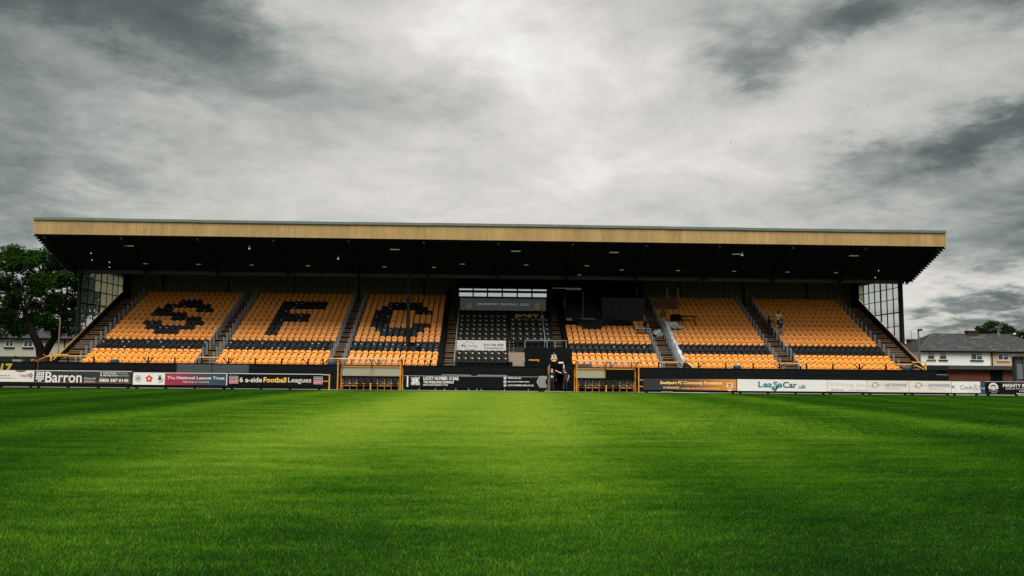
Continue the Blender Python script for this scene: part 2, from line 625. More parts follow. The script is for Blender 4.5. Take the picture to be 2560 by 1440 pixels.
def grass_colour(gph, pos):
    """mown bands and patchiness, plus light falloff painted over the sides and foreground"""
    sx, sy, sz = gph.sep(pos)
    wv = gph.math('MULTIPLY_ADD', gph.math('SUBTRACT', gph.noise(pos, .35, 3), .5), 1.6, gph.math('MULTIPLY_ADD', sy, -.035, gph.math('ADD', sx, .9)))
    stripe_falloff = gph.ramp(gph.mapr(wv, -60, 60, 0, 1), *[((x + 60) / 120, (t, t, t)) for x, t in STRIPES_AND_FALLOFF])
    cross = gph.ramp(gph.mapr(gph.math('MULTIPLY_ADD', gph.math('SUBTRACT', gph.noise(pos, .5, 3), .5), 1.5, sy), 0, 60, 0, 1), (.10, (0, 0, 0)), (.22, (.52, .52, .52)), (.40, (1, 1, 1)), (.93, (1, 1, 1)), (.97, (.5, .5, .5)))  # foreground shade painted into the turf colour, fading out with distance
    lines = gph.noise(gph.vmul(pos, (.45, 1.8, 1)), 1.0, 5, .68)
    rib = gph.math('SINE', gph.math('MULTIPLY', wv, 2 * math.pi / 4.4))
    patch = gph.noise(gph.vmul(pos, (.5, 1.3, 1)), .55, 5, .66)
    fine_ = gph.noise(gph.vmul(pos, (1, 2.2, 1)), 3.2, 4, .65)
    f = gph.math('ADD', gph.math('MULTIPLY', gph.sep(stripe_falloff)[0], .66), gph.math('MULTIPLY', lines, .40))
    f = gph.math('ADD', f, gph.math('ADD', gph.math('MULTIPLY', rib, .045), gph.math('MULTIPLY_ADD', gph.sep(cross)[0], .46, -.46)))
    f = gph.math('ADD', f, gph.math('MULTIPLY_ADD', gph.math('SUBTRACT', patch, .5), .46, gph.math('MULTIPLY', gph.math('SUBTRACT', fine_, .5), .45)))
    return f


gp = bpy.data.materials.new('pitch_turf')
gp.use_nodes = True
q = NT(gp.node_tree)
pb = q.n['Principled BSDF']
geo = q.n.new('ShaderNodeNewGeometry')
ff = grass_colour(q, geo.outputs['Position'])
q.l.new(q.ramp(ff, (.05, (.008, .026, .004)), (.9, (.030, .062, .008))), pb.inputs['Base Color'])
pb.inputs['Roughness'].default_value = .95
pb.inputs['Specular IOR Level'].default_value = .1

gb = bpy.data.materials.new('grass_blades')
gb.use_nodes = True
q = NT(gb.node_tree)
q.n.remove(q.n['Principled BSDF'])
geo = q.n.new('ShaderNodeNewGeometry')
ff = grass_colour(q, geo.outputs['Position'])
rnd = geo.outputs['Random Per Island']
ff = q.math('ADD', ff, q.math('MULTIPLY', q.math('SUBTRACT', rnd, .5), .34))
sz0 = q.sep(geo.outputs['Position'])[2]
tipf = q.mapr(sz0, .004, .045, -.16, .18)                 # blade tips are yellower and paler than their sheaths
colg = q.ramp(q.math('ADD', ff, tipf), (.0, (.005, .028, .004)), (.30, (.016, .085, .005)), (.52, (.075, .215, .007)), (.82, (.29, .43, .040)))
dry = q.math('GREATER_THAN', rnd, .975)
colg = q.mix(q.math('MULTIPLY', dry, .6), colg, (.24, .22, .08))
df = q.n.new('ShaderNodeBsdfDiffuse')
tl = q.n.new('ShaderNodeBsdfTranslucent')
q.l.new(colg, df.inputs[0])
q.l.new(colg, tl.inputs[0])
ms = q.n.new('ShaderNodeMixShader')
ms.inputs[0].default_value = .35
q.l.new(df.outputs[0], ms.inputs[1])
q.l.new(tl.outputs[0], ms.inputs[2])
q.l.new(ms.outputs[0], q.n['Material Output'].inputs['Surface'])

g = MB()
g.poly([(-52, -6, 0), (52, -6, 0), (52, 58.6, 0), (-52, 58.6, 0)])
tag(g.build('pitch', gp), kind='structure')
g = MB()
g.box(-52, 52, 58.6, 62.0, -.02, .012)
tag(g.build('path', asphalt), kind='structure')


def blade_patch(size, count, wdt, h0, h1, name):
    n = count
    x = rng.uniform(-size / 2, size / 2, n)
    y = rng.uniform(-size / 2, size / 2, n)
    a = rng.uniform(0, math.pi, n)
    h = rng.uniform(h0, h1, n)
    la = rng.uniform(0, 2 * math.pi, n)
    lean = rng.uniform(.1, .9, n) * h
    wd = wdt * rng.uniform(.7, 1.3, n)
    v = np.zeros((n, 3, 3))
    v[:, 0] = np.c_[x - np.cos(a) * wd / 2, y - np.sin(a) * wd / 2, np.zeros(n)]
    v[:, 1] = np.c_[x + np.cos(a) * wd / 2, y + np.sin(a) * wd / 2, np.zeros(n)]
    v[:, 2] = np.c_[x + np.cos(la) * lean, y + np.sin(la) * lean, h]
    me = bpy.data.meshes.new(name)
    me.from_pydata(v.reshape(-1, 3).tolist(), [], np.arange(3 * n).reshape(-1, 3).tolist())
    me.materials.append(gb)
    return bpy.data.objects.new(name, me)


near_patch = blade_patch(1.0, 8200, .0055, .016, .042, 'near_turf')
far_patch = blade_patch(1.4, 3400, .015, .020, .042, 'far_turf')
pts = []
for yy in np.arange(4.5, 20, 1.0):
    wd = .66 * yy + 4
    for xx in np.arange(-math.ceil(wd), wd + 1, 1.0):
        pts.append((xx, yy, .001))
n_near = len(pts)
for yy in np.arange(20.3, 57.9, 1.4):
    wd = min(51, .66 * yy + 5)
    for xx in np.arange(-wd, wd + 1, 1.4):
        pts.append((xx, yy, .001))
for xx in np.arange(-51, 52, .9):               # ragged verge along the path
    pts.append((xx, 58.0 + random.uniform(-.1, .22), .002))
me = bpy.data.meshes.new('grass')
me.from_pydata(pts, [], [])
at_ = me.attributes.new('near', 'BOOLEAN', 'POINT')
at_.data.foreach_set('value', [i < n_near for i in range(len(pts))])
grass = bpy.data.objects.new('grass', me)
COL.objects.link(grass)
tag(grass, 'short mown green turf covering the pitch', 'grass', kind='stuff')
ng = bpy.data.node_groups.new('grass', 'GeometryNodeTree')
ng.interface.new_socket('Geometry', in_out='INPUT', socket_type='NodeSocketGeometry')
ng.interface.new_socket('Geometry', in_out='OUTPUT', socket_type='NodeSocketGeometry')
gi, go = ng.nodes.new('NodeGroupInput'), ng.nodes.new('NodeGroupOutput')
jn = ng.nodes.new('GeometryNodeJoinGeometry')
na = ng.nodes.new('GeometryNodeInputNamedAttribute')
na.data_type = 'BOOLEAN'
na.inputs[0].default_value = 'near'
inv = ng.nodes.new('FunctionNodeBooleanMath')
inv.operation = 'NOT'
ng.links.new(na.outputs[0], inv.inputs[0])
for src, sel in ((near_patch, na.outputs[0]), (far_patch, inv.outputs[0])):
    oi = ng.nodes.new('GeometryNodeObjectInfo')
    oi.inputs['Object'].default_value = src
    oi.inputs['As Instance'].default_value = True
    ip = ng.nodes.new('GeometryNodeInstanceOnPoints')
    rv = ng.nodes.new('FunctionNodeRandomValue')
    rv.data_type = 'INT'
    rv.inputs[4].default_value = 0
    rv.inputs[5].default_value = 3
    mu = ng.nodes.new('ShaderNodeMath')
    mu.operation = 'MULTIPLY'
    mu.inputs[1].default_value = math.pi / 2
    ng.links.new(rv.outputs[2], mu.inputs[0])
    cx = ng.nodes.new('ShaderNodeCombineXYZ')
    ng.links.new(mu.outputs[0], cx.inputs[2])
    ng.links.new(gi.outputs[0], ip.inputs['Points'])
    ng.links.new(sel, ip.inputs['Selection'])
    ng.links.new(oi.outputs['Geometry'], ip.inputs['Instance'])
    ng.links.new(cx.outputs[0], ip.inputs['Rotation'])
    ng.links.new(ip.outputs[0], jn.inputs[0])
ng.links.new(jn.outputs[0], go.inputs[0])
md = grass.modifiers.new('grass', 'NODES')
md.node_group = ng

# ------------------------------------------------------------------ grandstand
GS = empty('grandstand', (0.6, 62, 0))
tag(GS, 'long single-tier grandstand with orange and black seats under a deep tan-edged cantilever roof', 'grandstand')
TREAD, RISE = .76, .4125


def fz(k):
    return 1.33 + RISE * k


def fy(k):
    return 62.5 + TREAD * k


def terrace_outline(k0, y_front, base=.02):
    o = [(y_front, base), (y_front, fz(k0))]
    for k in range(k0 + 1, 16):
        o += [(fy(k), fz(k - 1)), (fy(k), fz(k))]
    return o + [(75.78, fz(15)), (75.78, base)]


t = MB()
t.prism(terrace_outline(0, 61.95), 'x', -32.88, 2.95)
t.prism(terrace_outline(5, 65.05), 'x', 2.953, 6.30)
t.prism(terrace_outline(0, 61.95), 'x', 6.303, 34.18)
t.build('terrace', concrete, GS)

# stairs: two steps per row, each with an orange nosing
AISLES = [(-32.8, -31.15, 0, 15), (-22.15, -20.92, 0, 15), (-12.2, -11.02, 0, 15), (-3.42, -2.62, 0, 15), (5.40, 6.14, 5, 14), (13.62, 14.72, 0, 15), (22.95, 24.22, 0, 15), (32.38, 34.1, 0, 15)]
for x0, x1, k0, k1 in AISLES:
    st = empty('stair', (x0, 62.5, fz(k0)), GS)
    b = MB()
    b.box(0, x1 - x0, .004, .38, 0, .206)
    b.mi = 1
    b.box(.02, x1 - x0 - .02, -.004, .022, .178, .211)
    sm = b.mesh('step', [step_grey, nosing])
    for k in range(k0 + 1, k1 + 1):
        inst('step', sm, (x0, fy(k) - .38, fz(k - 1)), st)
        inst('step', sm, (x0, fy(k) - .004, fz(k) - .202), st)

# short grey posts beside every row of the aisles
pm = MB()
pm.bar((-.05, 0, 0), (-.05, 0, 1.0), .055, n=6)
pm.bar((.05, 0, 0), (.05, 0, .93), .055, n=6)
post_me = pm.mesh('railing_post', grey_post)
for X in (-31.02, -22.06, -21.0, -12.1, -11.1, 13.55, 14.84, 22.86, 24.32, 32.28):
    rl = empty('aisle_railing', (X, 62.5, 1.33), GS)
    for k in range(0, 16):
        inst('post', post_me, (X, fy(k) + .18, fz(k)), rl)

# raked black walls at the ends of the middle seat blocks
for X0, X1, ka, name in ((-3.84, -3.46, 0, 'raked_wall'), (6.16, 6.50, 0, 'raked_wall')):
    b = MB()
    b.prism([(62.05, .05), (62.05, 2.05), (62.6, 2.05), (75.7, 9.15), (75.7, .05)], 'x', X0, X1)
    b.build(name, black, GS)
# sloping handrails each side of the directors' seats
for X, ka in ((-2.55, 0), (4.62, 5)):
    rl = empty('sloping_handrail', (X, 65, 3), GS)
    b = MB()
    y0 = 62.3 if ka == 0 else 65.2
    b.bar((X, y0, fz(0) + .543 * (y0 - 62.5) + 1.0), (X, 71.0, 1.33 + .543 * (71 - 62.5) + 1.0), .07, n=6)
    b.build('rail', grey_post, rl)
    for k in range(ka, 11, 2):
        b = MB()
        b.bar((X, fy(k) + .2, fz(k)), (X, fy(k) + .2, fz(k) + 1.1), .06, n=6)
        b.build('post', grey_post, rl)

# black pitch-side wall of boards with grey sheets on it, and the tunnel front
fwall = MB()
for x0, x1 in ((-33.2, 4.42), (6.38, 34.25)):
    fwall.box(x0, x1, 61.62, 61.9, 0.0, 1.80)
    z = .06
    for h in (.24, .30, .22, .28, .26, .30):
        fwall.box(x0, x1, 61.60, 61.618, z, z + h - .022)
        z += h
    fwall.box(x0, x1, 61.58, 61.93, 1.802, 1.85)
fwall.box(34.25, 35.2, 61.62, 61.9, 0, 1.40)
fw_o = fwall.build('front_wall', black_wall, GS)
for x0, x1 in ((-23.05, -20.50), (-20.44, -17.75)):
    b = MB()
    b.box(x0, x1, 61.575, 61.60, 1.02, 1.76)
    b.build('wall_panel', panel_grey, GS)

# orange rail above the wall, on black posts, some braced
fr = empty('front_rail', (0, 61.75, 1.85), GS)
for xs in ([(-32.4, 2.30), (-31.18, 2.30), (-31.1, 2.30), (-11.3, 2.30), (-6.8, 2.28), (-3.9, 2.28)], [(13.0, 2.26), (14.9, 2.32), (31.6, 2.34), (32.45, 2.34)]):
    b = MB()
    b.box(xs[0][0], xs[-1][0], 61.72, 61.78, xs[0][1] - .04, xs[0][1] + .04)
    b.build('rail', rail_yellow, fr)
b = MB()
b.box(-32.35, -31.12, 61.70, 61.77, 2.34, 2.43)
b.box(-32.40, -32.30, 61.70, 61.77, 1.9, 2.43)
b.build('rail', rail_yellow, fr)
b = MB()
b.box(32.45, 33.55, 61.70, 61.77, 2.40, 2.48)
b.box(33.47, 33.55, 61.70, 61.77, 1.86, 2.40)
b.bar((32.7, 61.75, 2.24), (33.4, 61.75, 1.88), .07)
b.build('rail', rail_yellow, fr)
for X, brace in ((-31.15, 0), (-29.24, 0), (-25.24, 2), (-23.29, 0), (-21.3, 0), (-19.32, 2), (-17.36, 0), (-15.38, 0), (-13.42, -1), (-12.31, 1), (-10.2, 0), (-8.2, 2), (-6.4, 0), (-4.3, -1),
                 (9.3, 1), (10.9, 0), (12.96, 0), (14.89, -1), (16.01, 1), (18.1, 0), (20.19, 0), (22.21, 2), (24.29, 0), (26.33, 0), (28.38, 2), (30.42, 0), (32.45, 0)):
    b = MB()
    b.box(X - .045, X + .045, 61.70, 61.80, 1.852, 2.262)
    for s_ in (-1, 1):
        if brace == 2 or brace == s_:
            b.bar((X + s_ * .03, 61.75, 1.87), (X + s_ * .42, 61.75, 2.25), .06)
    b.build('post', black, fr)

# side walls with orange capping
for xa, xb in ((-33.12, -32.9), (34.2, 34.42)):
    b = MB()
    b.prism([(61.95, 0), (61.95, 1.9), (63.4, 1.98), (75.78, 9.05), (75.78, 0)], 'x', xa, xb)
    sw = b.build('side_wall', dark_steel, GS)
    b = MB()
    b.bar(((xa + xb) / 2, 63.3, 2.0), ((xa + xb) / 2, 75.7, 9.06), .06, .04)
    b.build('capping', orange_paint, sw)

# corrugated cladding of the back wall
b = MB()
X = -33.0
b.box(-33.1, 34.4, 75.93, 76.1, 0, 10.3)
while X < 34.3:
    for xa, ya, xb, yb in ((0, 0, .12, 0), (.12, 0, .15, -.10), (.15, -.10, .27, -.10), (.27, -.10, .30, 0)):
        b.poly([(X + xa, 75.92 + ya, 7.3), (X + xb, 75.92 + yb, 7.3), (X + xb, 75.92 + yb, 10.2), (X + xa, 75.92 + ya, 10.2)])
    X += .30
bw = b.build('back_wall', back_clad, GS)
for x in range(-30, 35, 6):
    p = MB()
    p.box(x - .06, x + .06, 75.72, 75.82, fz(15), 10.1)
    p.build('wall_stanchion', dark_steel, bw)
for xa in (16.65, 17.68):
    p = MB()
    p.box(xa, xa + .24, 75.80, 75.84, 8.15, 9.35)
    for k in range(10):
        p.box(xa - .01, xa + .25, 75.76, 75.80, 8.18 + .12 * k, 8.23 + .12 * k)
    p.build('louvre_strip', mat('pale_louvre', (.50, .56, .52), .5, .1), bw)

# ---- roof
XL, XR = -34.40, 35.62


def sz(y):
    return 11.5 - (y - 61.98) * .412


roof = empty('roof', (0.6, 62, 11), GS)
b = MB()
n = 0
X = XL + .02
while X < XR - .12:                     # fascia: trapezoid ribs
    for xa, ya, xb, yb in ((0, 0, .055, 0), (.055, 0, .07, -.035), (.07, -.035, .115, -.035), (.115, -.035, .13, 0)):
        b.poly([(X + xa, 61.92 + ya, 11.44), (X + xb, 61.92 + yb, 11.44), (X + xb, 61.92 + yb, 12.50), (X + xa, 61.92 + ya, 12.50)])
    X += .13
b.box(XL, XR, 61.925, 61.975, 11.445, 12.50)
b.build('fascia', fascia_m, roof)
q = NT(fascia_m.node_tree)                 # each cladding sheet has weathered a little differently
pbs = q.n['Principled BSDF']
src = pbs.inputs['Base Color'].links[0].from_socket
gx_ = q.n.new('ShaderNodeNewGeometry')
sx, sy, sz_ = q.sep(gx_.outputs['Position'])
wn = q.n.new('ShaderNodeTexWhiteNoise')
wn.noise_dimensions = '1D'
q.l.new(q.math('FLOOR', q.math('DIVIDE', q.math('ADD', sx, 60.0), 1.04)), wn.inputs['W'])
tone = q.mapr(wn.outputs['Value'], 0, 1, .88, 1.06)
low = q.noise(q.vmul(gx_.outputs['Position'], (2.2, 1, .35)), 1.0, 5, .7)
tone = q.math('MULTIPLY', tone, q.mapr(low, .3, .75, 1.08, .72))
sc2 = q.n.new('ShaderNodeVectorMath')
sc2.operation = 'SCALE'
q.l.new(src, sc2.inputs[0])
q.l.new(tone, sc2.inputs['Scale'])
q.l.new(sc2.outputs[0], pbs.inputs['Base Color'])
b = MB()
X = XL
while X < XR - .01:                     # gutter in lengths, slightly uneven
    x1 = min(X + 6.0, XR)
    dz = .018 * math.sin(X * .9)
    b.box(X, x1 - .006, 61.80 + dz * .3, 62.12, 12.502 + dz, 12.70 + dz)
    X += 6.0
b.build('gutter', gutter_m, roof)
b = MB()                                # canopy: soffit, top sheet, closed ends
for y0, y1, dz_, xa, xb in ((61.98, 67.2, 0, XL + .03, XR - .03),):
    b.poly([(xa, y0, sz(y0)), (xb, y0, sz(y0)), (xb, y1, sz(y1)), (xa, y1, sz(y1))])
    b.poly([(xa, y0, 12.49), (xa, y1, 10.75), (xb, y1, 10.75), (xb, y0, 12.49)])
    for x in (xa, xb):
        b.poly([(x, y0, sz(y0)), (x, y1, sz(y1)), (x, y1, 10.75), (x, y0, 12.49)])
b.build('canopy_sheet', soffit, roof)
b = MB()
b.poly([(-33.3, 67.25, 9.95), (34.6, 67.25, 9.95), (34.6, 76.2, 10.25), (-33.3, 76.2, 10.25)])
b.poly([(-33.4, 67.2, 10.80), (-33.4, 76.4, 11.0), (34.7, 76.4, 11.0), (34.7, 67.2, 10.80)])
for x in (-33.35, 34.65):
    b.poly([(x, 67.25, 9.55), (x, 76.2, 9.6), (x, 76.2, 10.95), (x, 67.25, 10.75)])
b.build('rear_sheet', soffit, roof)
pu = MB()
pu.box(XL - .05, XR + .05, -.05, .05, -.13, -.003)
pum = pu.mesh('purlin', soffit)
for k in range(16):
    y = 62.2 + k * .33
    o = inst('purlin', pum, (0, y, sz(y)), roof)
for k in range(13):
    X = -33.6 + k * 5.72
    b = MB()
    b.bar((X, 62.05, sz(62.05) - .24), (X, 67.1, sz(67.1) - .24), .14, .20)
    b.bar((X, 62.4, sz(62.4) - .55), (X, 67.1, sz(67.1) - .40), .06, .06)
    b.build('rafter', dark_steel, roof)
    if k < 12:
        b = MB()
        for s_ in (-1, 1):
            b.bar((X + 2.86, 67.0, 9.35), (X + 2.86 + s_ * 1.5, 66.0, sz(66.0) - .18), .07)
        b.build('brace', dark_steel, roof)
b = MB()
b.box(-33.5, 34.85, 67.02, 67.34, 9.06, 9.42)
for k in range(24):
    x = -33 + k * 2.9
    b.box(x, x + .07, 66.985, 67.02, 9.06, 9.42)
b.build('girder', mat('green_grey_girder', (.010, .015, .011), .6, .3, 2), roof)
for X, Y, r in ((-33.38, 67.5, .20), (-6.45, 66.0, .145), (34.72, 67.5, .20)):
    b = MB()
    z0 = 0 if abs(X) > 20 else fz(3)
    b.tube([(X, Y, z0), (X, Y, 9.2)], r, 14)
    b.box(X - r * 1.5, X + r * 1.5, Y - r * 1.5, Y + r * 1.5, z0, z0 + .06)
    b.build('column', dark_steel, GS)

# ---- glazed end screens
for X, s_ in ((-33.02, 1), (34.34, -1)):
    sc_ = empty('end_screen', (X, 71, 6.5), GS)
    Ys = [66.9, 68.0, 69.1, 70.2, 71.3, 72.4, 73.4, 74.4]
    Zs = [4.35, 5.5, 6.65, 7.8, 8.75, 9.75]
    wl_ = lambda y: 2.0 + (y - 63.3) * .571 + .06
    mu_ = MB()
    for i, y in enumerate(Ys):
        t_ = .13 if i in (3, 7) else .055
        mu_.box(X - .04, X + .04, y - t_ / 2, y + t_ / 2, max(3.9, wl_(y)), 9.9)
    for j, z in enumerate(Zs[1:-1]):
        y_end = min(74.4, 63.3 + (z - 2.06) / .571)
        hh = .09 if j == 1 else .05
        mu_.box(X - .035, X + .035, 66.93, y_end, z - hh / 2, z + hh / 2)
    mu_.build('glazing_frame', black, sc_)
    ew = MB()
    ew.box(X - .05, X + .05, 74.47, 75.9, 7.5, 10.2)
    ew.build('end_wall', black, sc_)
    for i in range(len(Ys) - 1):
        for j in range(len(Zs) - 1):
            y0, y1, z0, z1 = Ys[i] + .03, Ys[i + 1] - .03, Zs[j] + .03, Zs[j + 1] - .03
            la, lb = max(z0, wl_(y0)), max(z0, wl_(y1))
            if la > z1 - .06:
                continue
            p = [(y0, la), (y1, min(lb, z1)), (y1, z1 + .0005), (y0, z1)]
            if z0 > wl_(y0) and z0 < wl_(y1):
                yk = 63.3 + (z0 - 2.06) / .571
                p = [(y0, la), (min(yk, y1), z0), (y1, min(lb, z1)), (y1, z1 + .0005), (y0, z1)]
            dirty = (i >= 3 if s_ > 0 else i >= 6) or (s_ > 0 and i == 2 and j >= 3)
            b = MB()
            b.prism(p, 'x', X - .006, X + .006)
            b.build('pane', dirty_glass if dirty else clear_glass, sc_)

# ---- glazed box and walls behind the directors' seats
db = empty('viewing_box', (1.3, 71.6, 6), GS)
b = MB()
b.box(-2.85, 5.45, 71.35, 75.6, 5.4, 7.86)
b.box(-2.85, 5.45, 71.5, 75.6, 7.862, 9.5)
b.box(-2.85, -2.60, 70.6, 71.345, fz(10), 9.6)
b.box(5.28, 5.5, 70.6, 71.345, fz(10), 9.6)
b.build('wall', black, db)
gx = [-2.62, -1.34, -.08, 1.22, 2.54, 3.83, 5.18]
for i in range(6):
    for z0, z1 in ((7.93, 8.28), (8.50, 9.14)):
        b = MB()
        b.box(gx[i] + .06, gx[i + 1] - .06, 71.43, 71.45, z0, z1)
        b.build('pane', mirror_glass, db)
b = MB()
for x in gx:
    b.box(x - .06, x + .06, 71.36, 71.46, 7.87, 9.2)
for z in (7.90, 8.39, 9.19):
    b.box(-2.7, 5.25, 71.33, 71.42, z - .05, z + .05)
b.build('window_frame', black, db)
# dark room above the block beside the tunnel
hb = empty('hospitality_bay', (10, 72, 6), GS)
b = MB()
b.box(6.6, 13.6, 74.0, 74.2, 6, 9.8)
b.box(6.55, 6.7, 70.6, 74.0, 5.5, 9.8)
b.box(6.72, 13.75, 70.4, 70.55, 5.2, 5.95)
b.box(13.45, 13.6, 70.6, 74.0, 5.5, 9.8)
b.build('wall', black, hb)
b = MB()
x = 9.85
while x < 13.55:
    b.poly([(x, 70.32, 5.75), (x + .06, 70.26, 5.75), (x + .06, 70.26, 7.9), (x, 70.32, 7.9)])
    b.poly([(x + .06, 70.26, 5.75), (x + .12, 70.32, 5.75), (x + .12, 70.32, 7.9), (x + .06, 70.26, 7.9)])
    x += .12
b.build('curtain', curtain_m, hb)
b = MB()
b.box(6.72, 9.2, 69.9, 70.38, 5.96, 6.03)
b.box(6.75, 7.9, 69.88, 69.9, 5.82, 6.02)
b.build('counter', mat('grey_board', (.26, .25, .22), .7, .3), hb)
for x, z0, z1 in ((6.62, 6.9, 7.75), (8.2, 6.1, 8.4), (12.9, 7.95, 8.9)):
    b = MB()
    b.bar((x, 70.2, z0), (x, 70.2, z1), .035)
    b.build('pole', mat('pale_green_pole', (.11, .14, .11), .5, .1), hb)
b = MB()
b.box(5.55, 8.05, 70.15, 70.2, 8.62, 8.66)
b.box(6.75, 8.05, 70.20, 70.24, 8.52, 8.55)
b.build('strip', mat('pale_strip', (.55, .58, .40), .5, .1, emit=((.6, .7, .35), .04)), hb)

# ---- recess with tunnel door under the directors' right-hand seats
tn = empty('tunnel_entrance', (5.3, 61.5, 0), GS)
b = MB()
b.box(2.95, 6.30, 64.98, 65.045, 1.3, fz(5))
b.box(2.95, 6.35, 61.95, 64.97, 1.28, 1.33)
b.box(4.38, 6.36, 61.5, 61.62, 2.03, 3.16)
b.box(4.38, 4.58, 61.5, 61.62, 0, 2.028)
b.box(5.72, 6.36, 61.5, 61.62, 0, 2.028)
b.box(4.58, 5.72, 62.6, 62.7, 0, 2.05)
b.build('wall', black, tn)
b = MB()
b.box(4.535, 4.60, 61.42, 61.49, 0, 1.86)
b.build('door_frame', mat('brown_orange_paint', (.30, .12, .03), .6, .2), tn)
b = MB()
b.box(4.63, 4.68, 61.40, 61.48, 0, 2.0)
b.build('door_post', grey_post, tn)
b = MB()
for z0, z1 in ((.22, .62), (1.28, 1.40), (1.50, 1.60), (1.70, 2.0)):
    b.box(5.69, 5.77, 61.46, 61.495, z0, z1)
b.build('edge_tape', white_p, tn)
b = MB()
b.box(5.33, 5.70, 61.44, 61.48, 2.08, 2.20)
b.build('plate', mat('cream_plate', (.62, .58, .38), .5, .1), tn)
b = MB()
b.box(3.22, 4.02, 63.9, 63.96, 2.30, 2.40)
b.box(3.95, 4.02, 63.9, 63.96, 2.20, 2.30)
b.build('handrail', orange_paint, tn)
b = MB()
for za in (.75, 1.05, 1.75):
    b.box(5.9, 6.3, 61.485, 61.499, za, za + .012)
b.build('panel_trim', panel_grey, tn)
crest(4.99, 2.34, .42, 61.47, tn)
bal = empty('balustrade', (4.6, 65, 3.4), GS)
b = MB()
b.bar((2.97, 65.0, 3.93), (6.25, 65.0, 3.93), .045)
b.build('rail', grey_post, bal)
for x in (2.97, 4.72, 5.36, 6.25):
    b = MB()
    b.bar((x, 65.0, 3.32), (x, 65.0, 3.93), .045)
    b.build('post', grey_post, bal)
ms_ = empty('gangway_steps', (2.2, 63, 1.85), GS)
for k in range(6):
    x0, x1 = (1.62, 2.86) if k > 1 else (1.90, 2.78)
    b = MB()
    z1 = 2.00 + .185 * k
    b.box(x0, x1, 61.94 + .33 * k, 62.27 + .33 * k, z1 - .185 + .003, z1)
    b.mi = 1
    b.box(x0, x1, 61.93 + .33 * k, 61.99 + .33 * k, z1 - .055, z1 + .006)
    b.build('step', [mat('pale_step_grey', (.16, .19, .20), .8, .4, 4), nosing], ms_)
for x in (1.74, 2.03):
    gp_ = empty('striped_grab_rail', (x, 64.9, 2.98), GS)
    for k in range(7):
        b = MB()
        b.bar((x + .03 * math.sin(k * .5) * (1 if x > 1.9 else -1), 64.9, 2.98 + .12 * k), (x + .03 * math.sin(k * .5 + .5) * (1 if x > 1.9 else -1), 64.9, 3.10 + .12 * k), .055, n=6)
        b.build('band', yellow_t if k % 2 == 0 else black, gp_)
pw = MB()
pw.box(1.7, 5.0, 71.25, 71.33, 5.5, 6.55)
pwo = pw.build('name_panel', black, GS)
lettering('PORT', 2.38, 4.42, 5.98, 6.42, 71.245, yellow_t, pwo, bold=.035)
crest(4.75, 5.98, .36, 71.24, pwo)

# ------------------------------------------------------------------ seats
def shell(outline, y0, y1, z0, tilt, bow):
    b = MB()
    b.prism(outline, 'y', y0, y1)
    b.v = [(x, y + (z - z0) * tilt - bow * x * x, z) for x, y, z in b.v]
    return b


BACK = [(-.185, .40), (.185, .40), (.218, .60), (.212, .71), (.172, .775), (.09, .802), (-.09, .802), (-.172, .775), (-.212, .71), (-.218, .60)]
PAN = [(-.165, .33), (.165, .33), (.207, .50), (.195, .585), (.145, .648), (.06, .674), (-.06, .674), (-.145, .648), (-.195, .585), (-.207, .50)]


def seat_back(mt):
    b = shell(BACK, .09, .125, .4, .20, .45)
    b.mi = 1
    b.box(-.05, .05, .02, .12, .0, .40)
    b.mi = 2
    b.poly([(-.022, .145, .715), (.022, .145, .715), (.022, .151, .742), (-.022, .151, .742)])
    return b, [mt, dark_steel, sticker]


def seat_pan(mt, stick):
    b = shell(PAN, -.075, -.035, .33, .22, .9)
    rim = MB()                                   # moulded rim that stands forward of the pan
    up_ = [q_ for q_ in PAN if q_[1] > .45]
    for (xa, za), (xb, zb) in zip(up_[:-1], up_[1:]):
        ia, ib = (xa * .86, za - .030), (xb * .86, zb - .030)
        rim.prism([(xa, za), (xb, zb), ib, ia], 'y', -.150, -.074)
    rim.v = [(x, y + (z - .33) * .22 - .9 * x * x, z) for x, y, z in rim.v]
    o0 = len(b.v)
    b.v += rim.v
    b.f += [tuple(o0 + q_ for q_ in f) for f in rim.f]
    b.m += rim.m
    if stick:
        b.mi = 1
        b.poly([(-.080, -.052, .530), (.080, -.052, .530), (.080, -.042, .576), (-.080, -.042, .576)])
    return b, [mt, sticker]


back_me, pan_me = {}, {}
for key, mt in (('orange', orange), ('black', blk_plastic)):
    b, ms = seat_back(mt)
    back_me[key] = b.mesh('stadium_seat', ms)
    for s_ in (0, 1):
        b, ms = seat_pan(mt, s_)
        pan_me[key, s_] = b.mesh('seat_pan', ms)

LET = {'S': {13: [(7, 11)], 12: [(5, 13)], 11: [(4, 7), (11, 14)], 10: [(4, 10)], 9: [(8, 13)], 8: [(4, 7), (11, 14)], 7: [(5, 13)], 6: [(7, 11)]},
       'F': {13: [(5, 13)], 12: [(5, 13)], 11: [(5, 7)], 10: [(5, 11)], 9: [(5, 11)], 8: [(5, 7)], 7: [(5, 7)], 6: [(5, 7)]},
       'C': {13: [(4, 10)], 12: [(3, 11)], 11: [(2, 5), (9, 12)], 10: [(2, 5)], 9: [(2, 5)], 8: [(2, 5), (9, 12)], 7: [(3, 11)], 6: [(4, 10)]}}
BLOCKS = [('S', -30.80, .50, 17, 16, .42, 'the block with the letter S'), ('F', -20.76, .498, 17, 16, .5, 'the block with the letter F'), ('C', -10.86, .50, 14, 16, .4, 'the block with the letter C'),
          ('', 6.55, .492, 14, 9, .14, 'the block beside the tunnel'), ('', 15.06, .484, 16, 16, .03, 'the block beside the silver sheet'), ('', 24.42, .484, 16, 16, .02, 'the rightmost block')]
ORD = ['first', 'second', 'third', 'fourth', 'fifth', 'sixth', 'seventh', 'eighth', 'ninth', 'tenth', 'eleventh', 'twelfth', 'thirteenth', 'fourteenth', 'fifteenth', 'sixteenth', 'seventeenth']
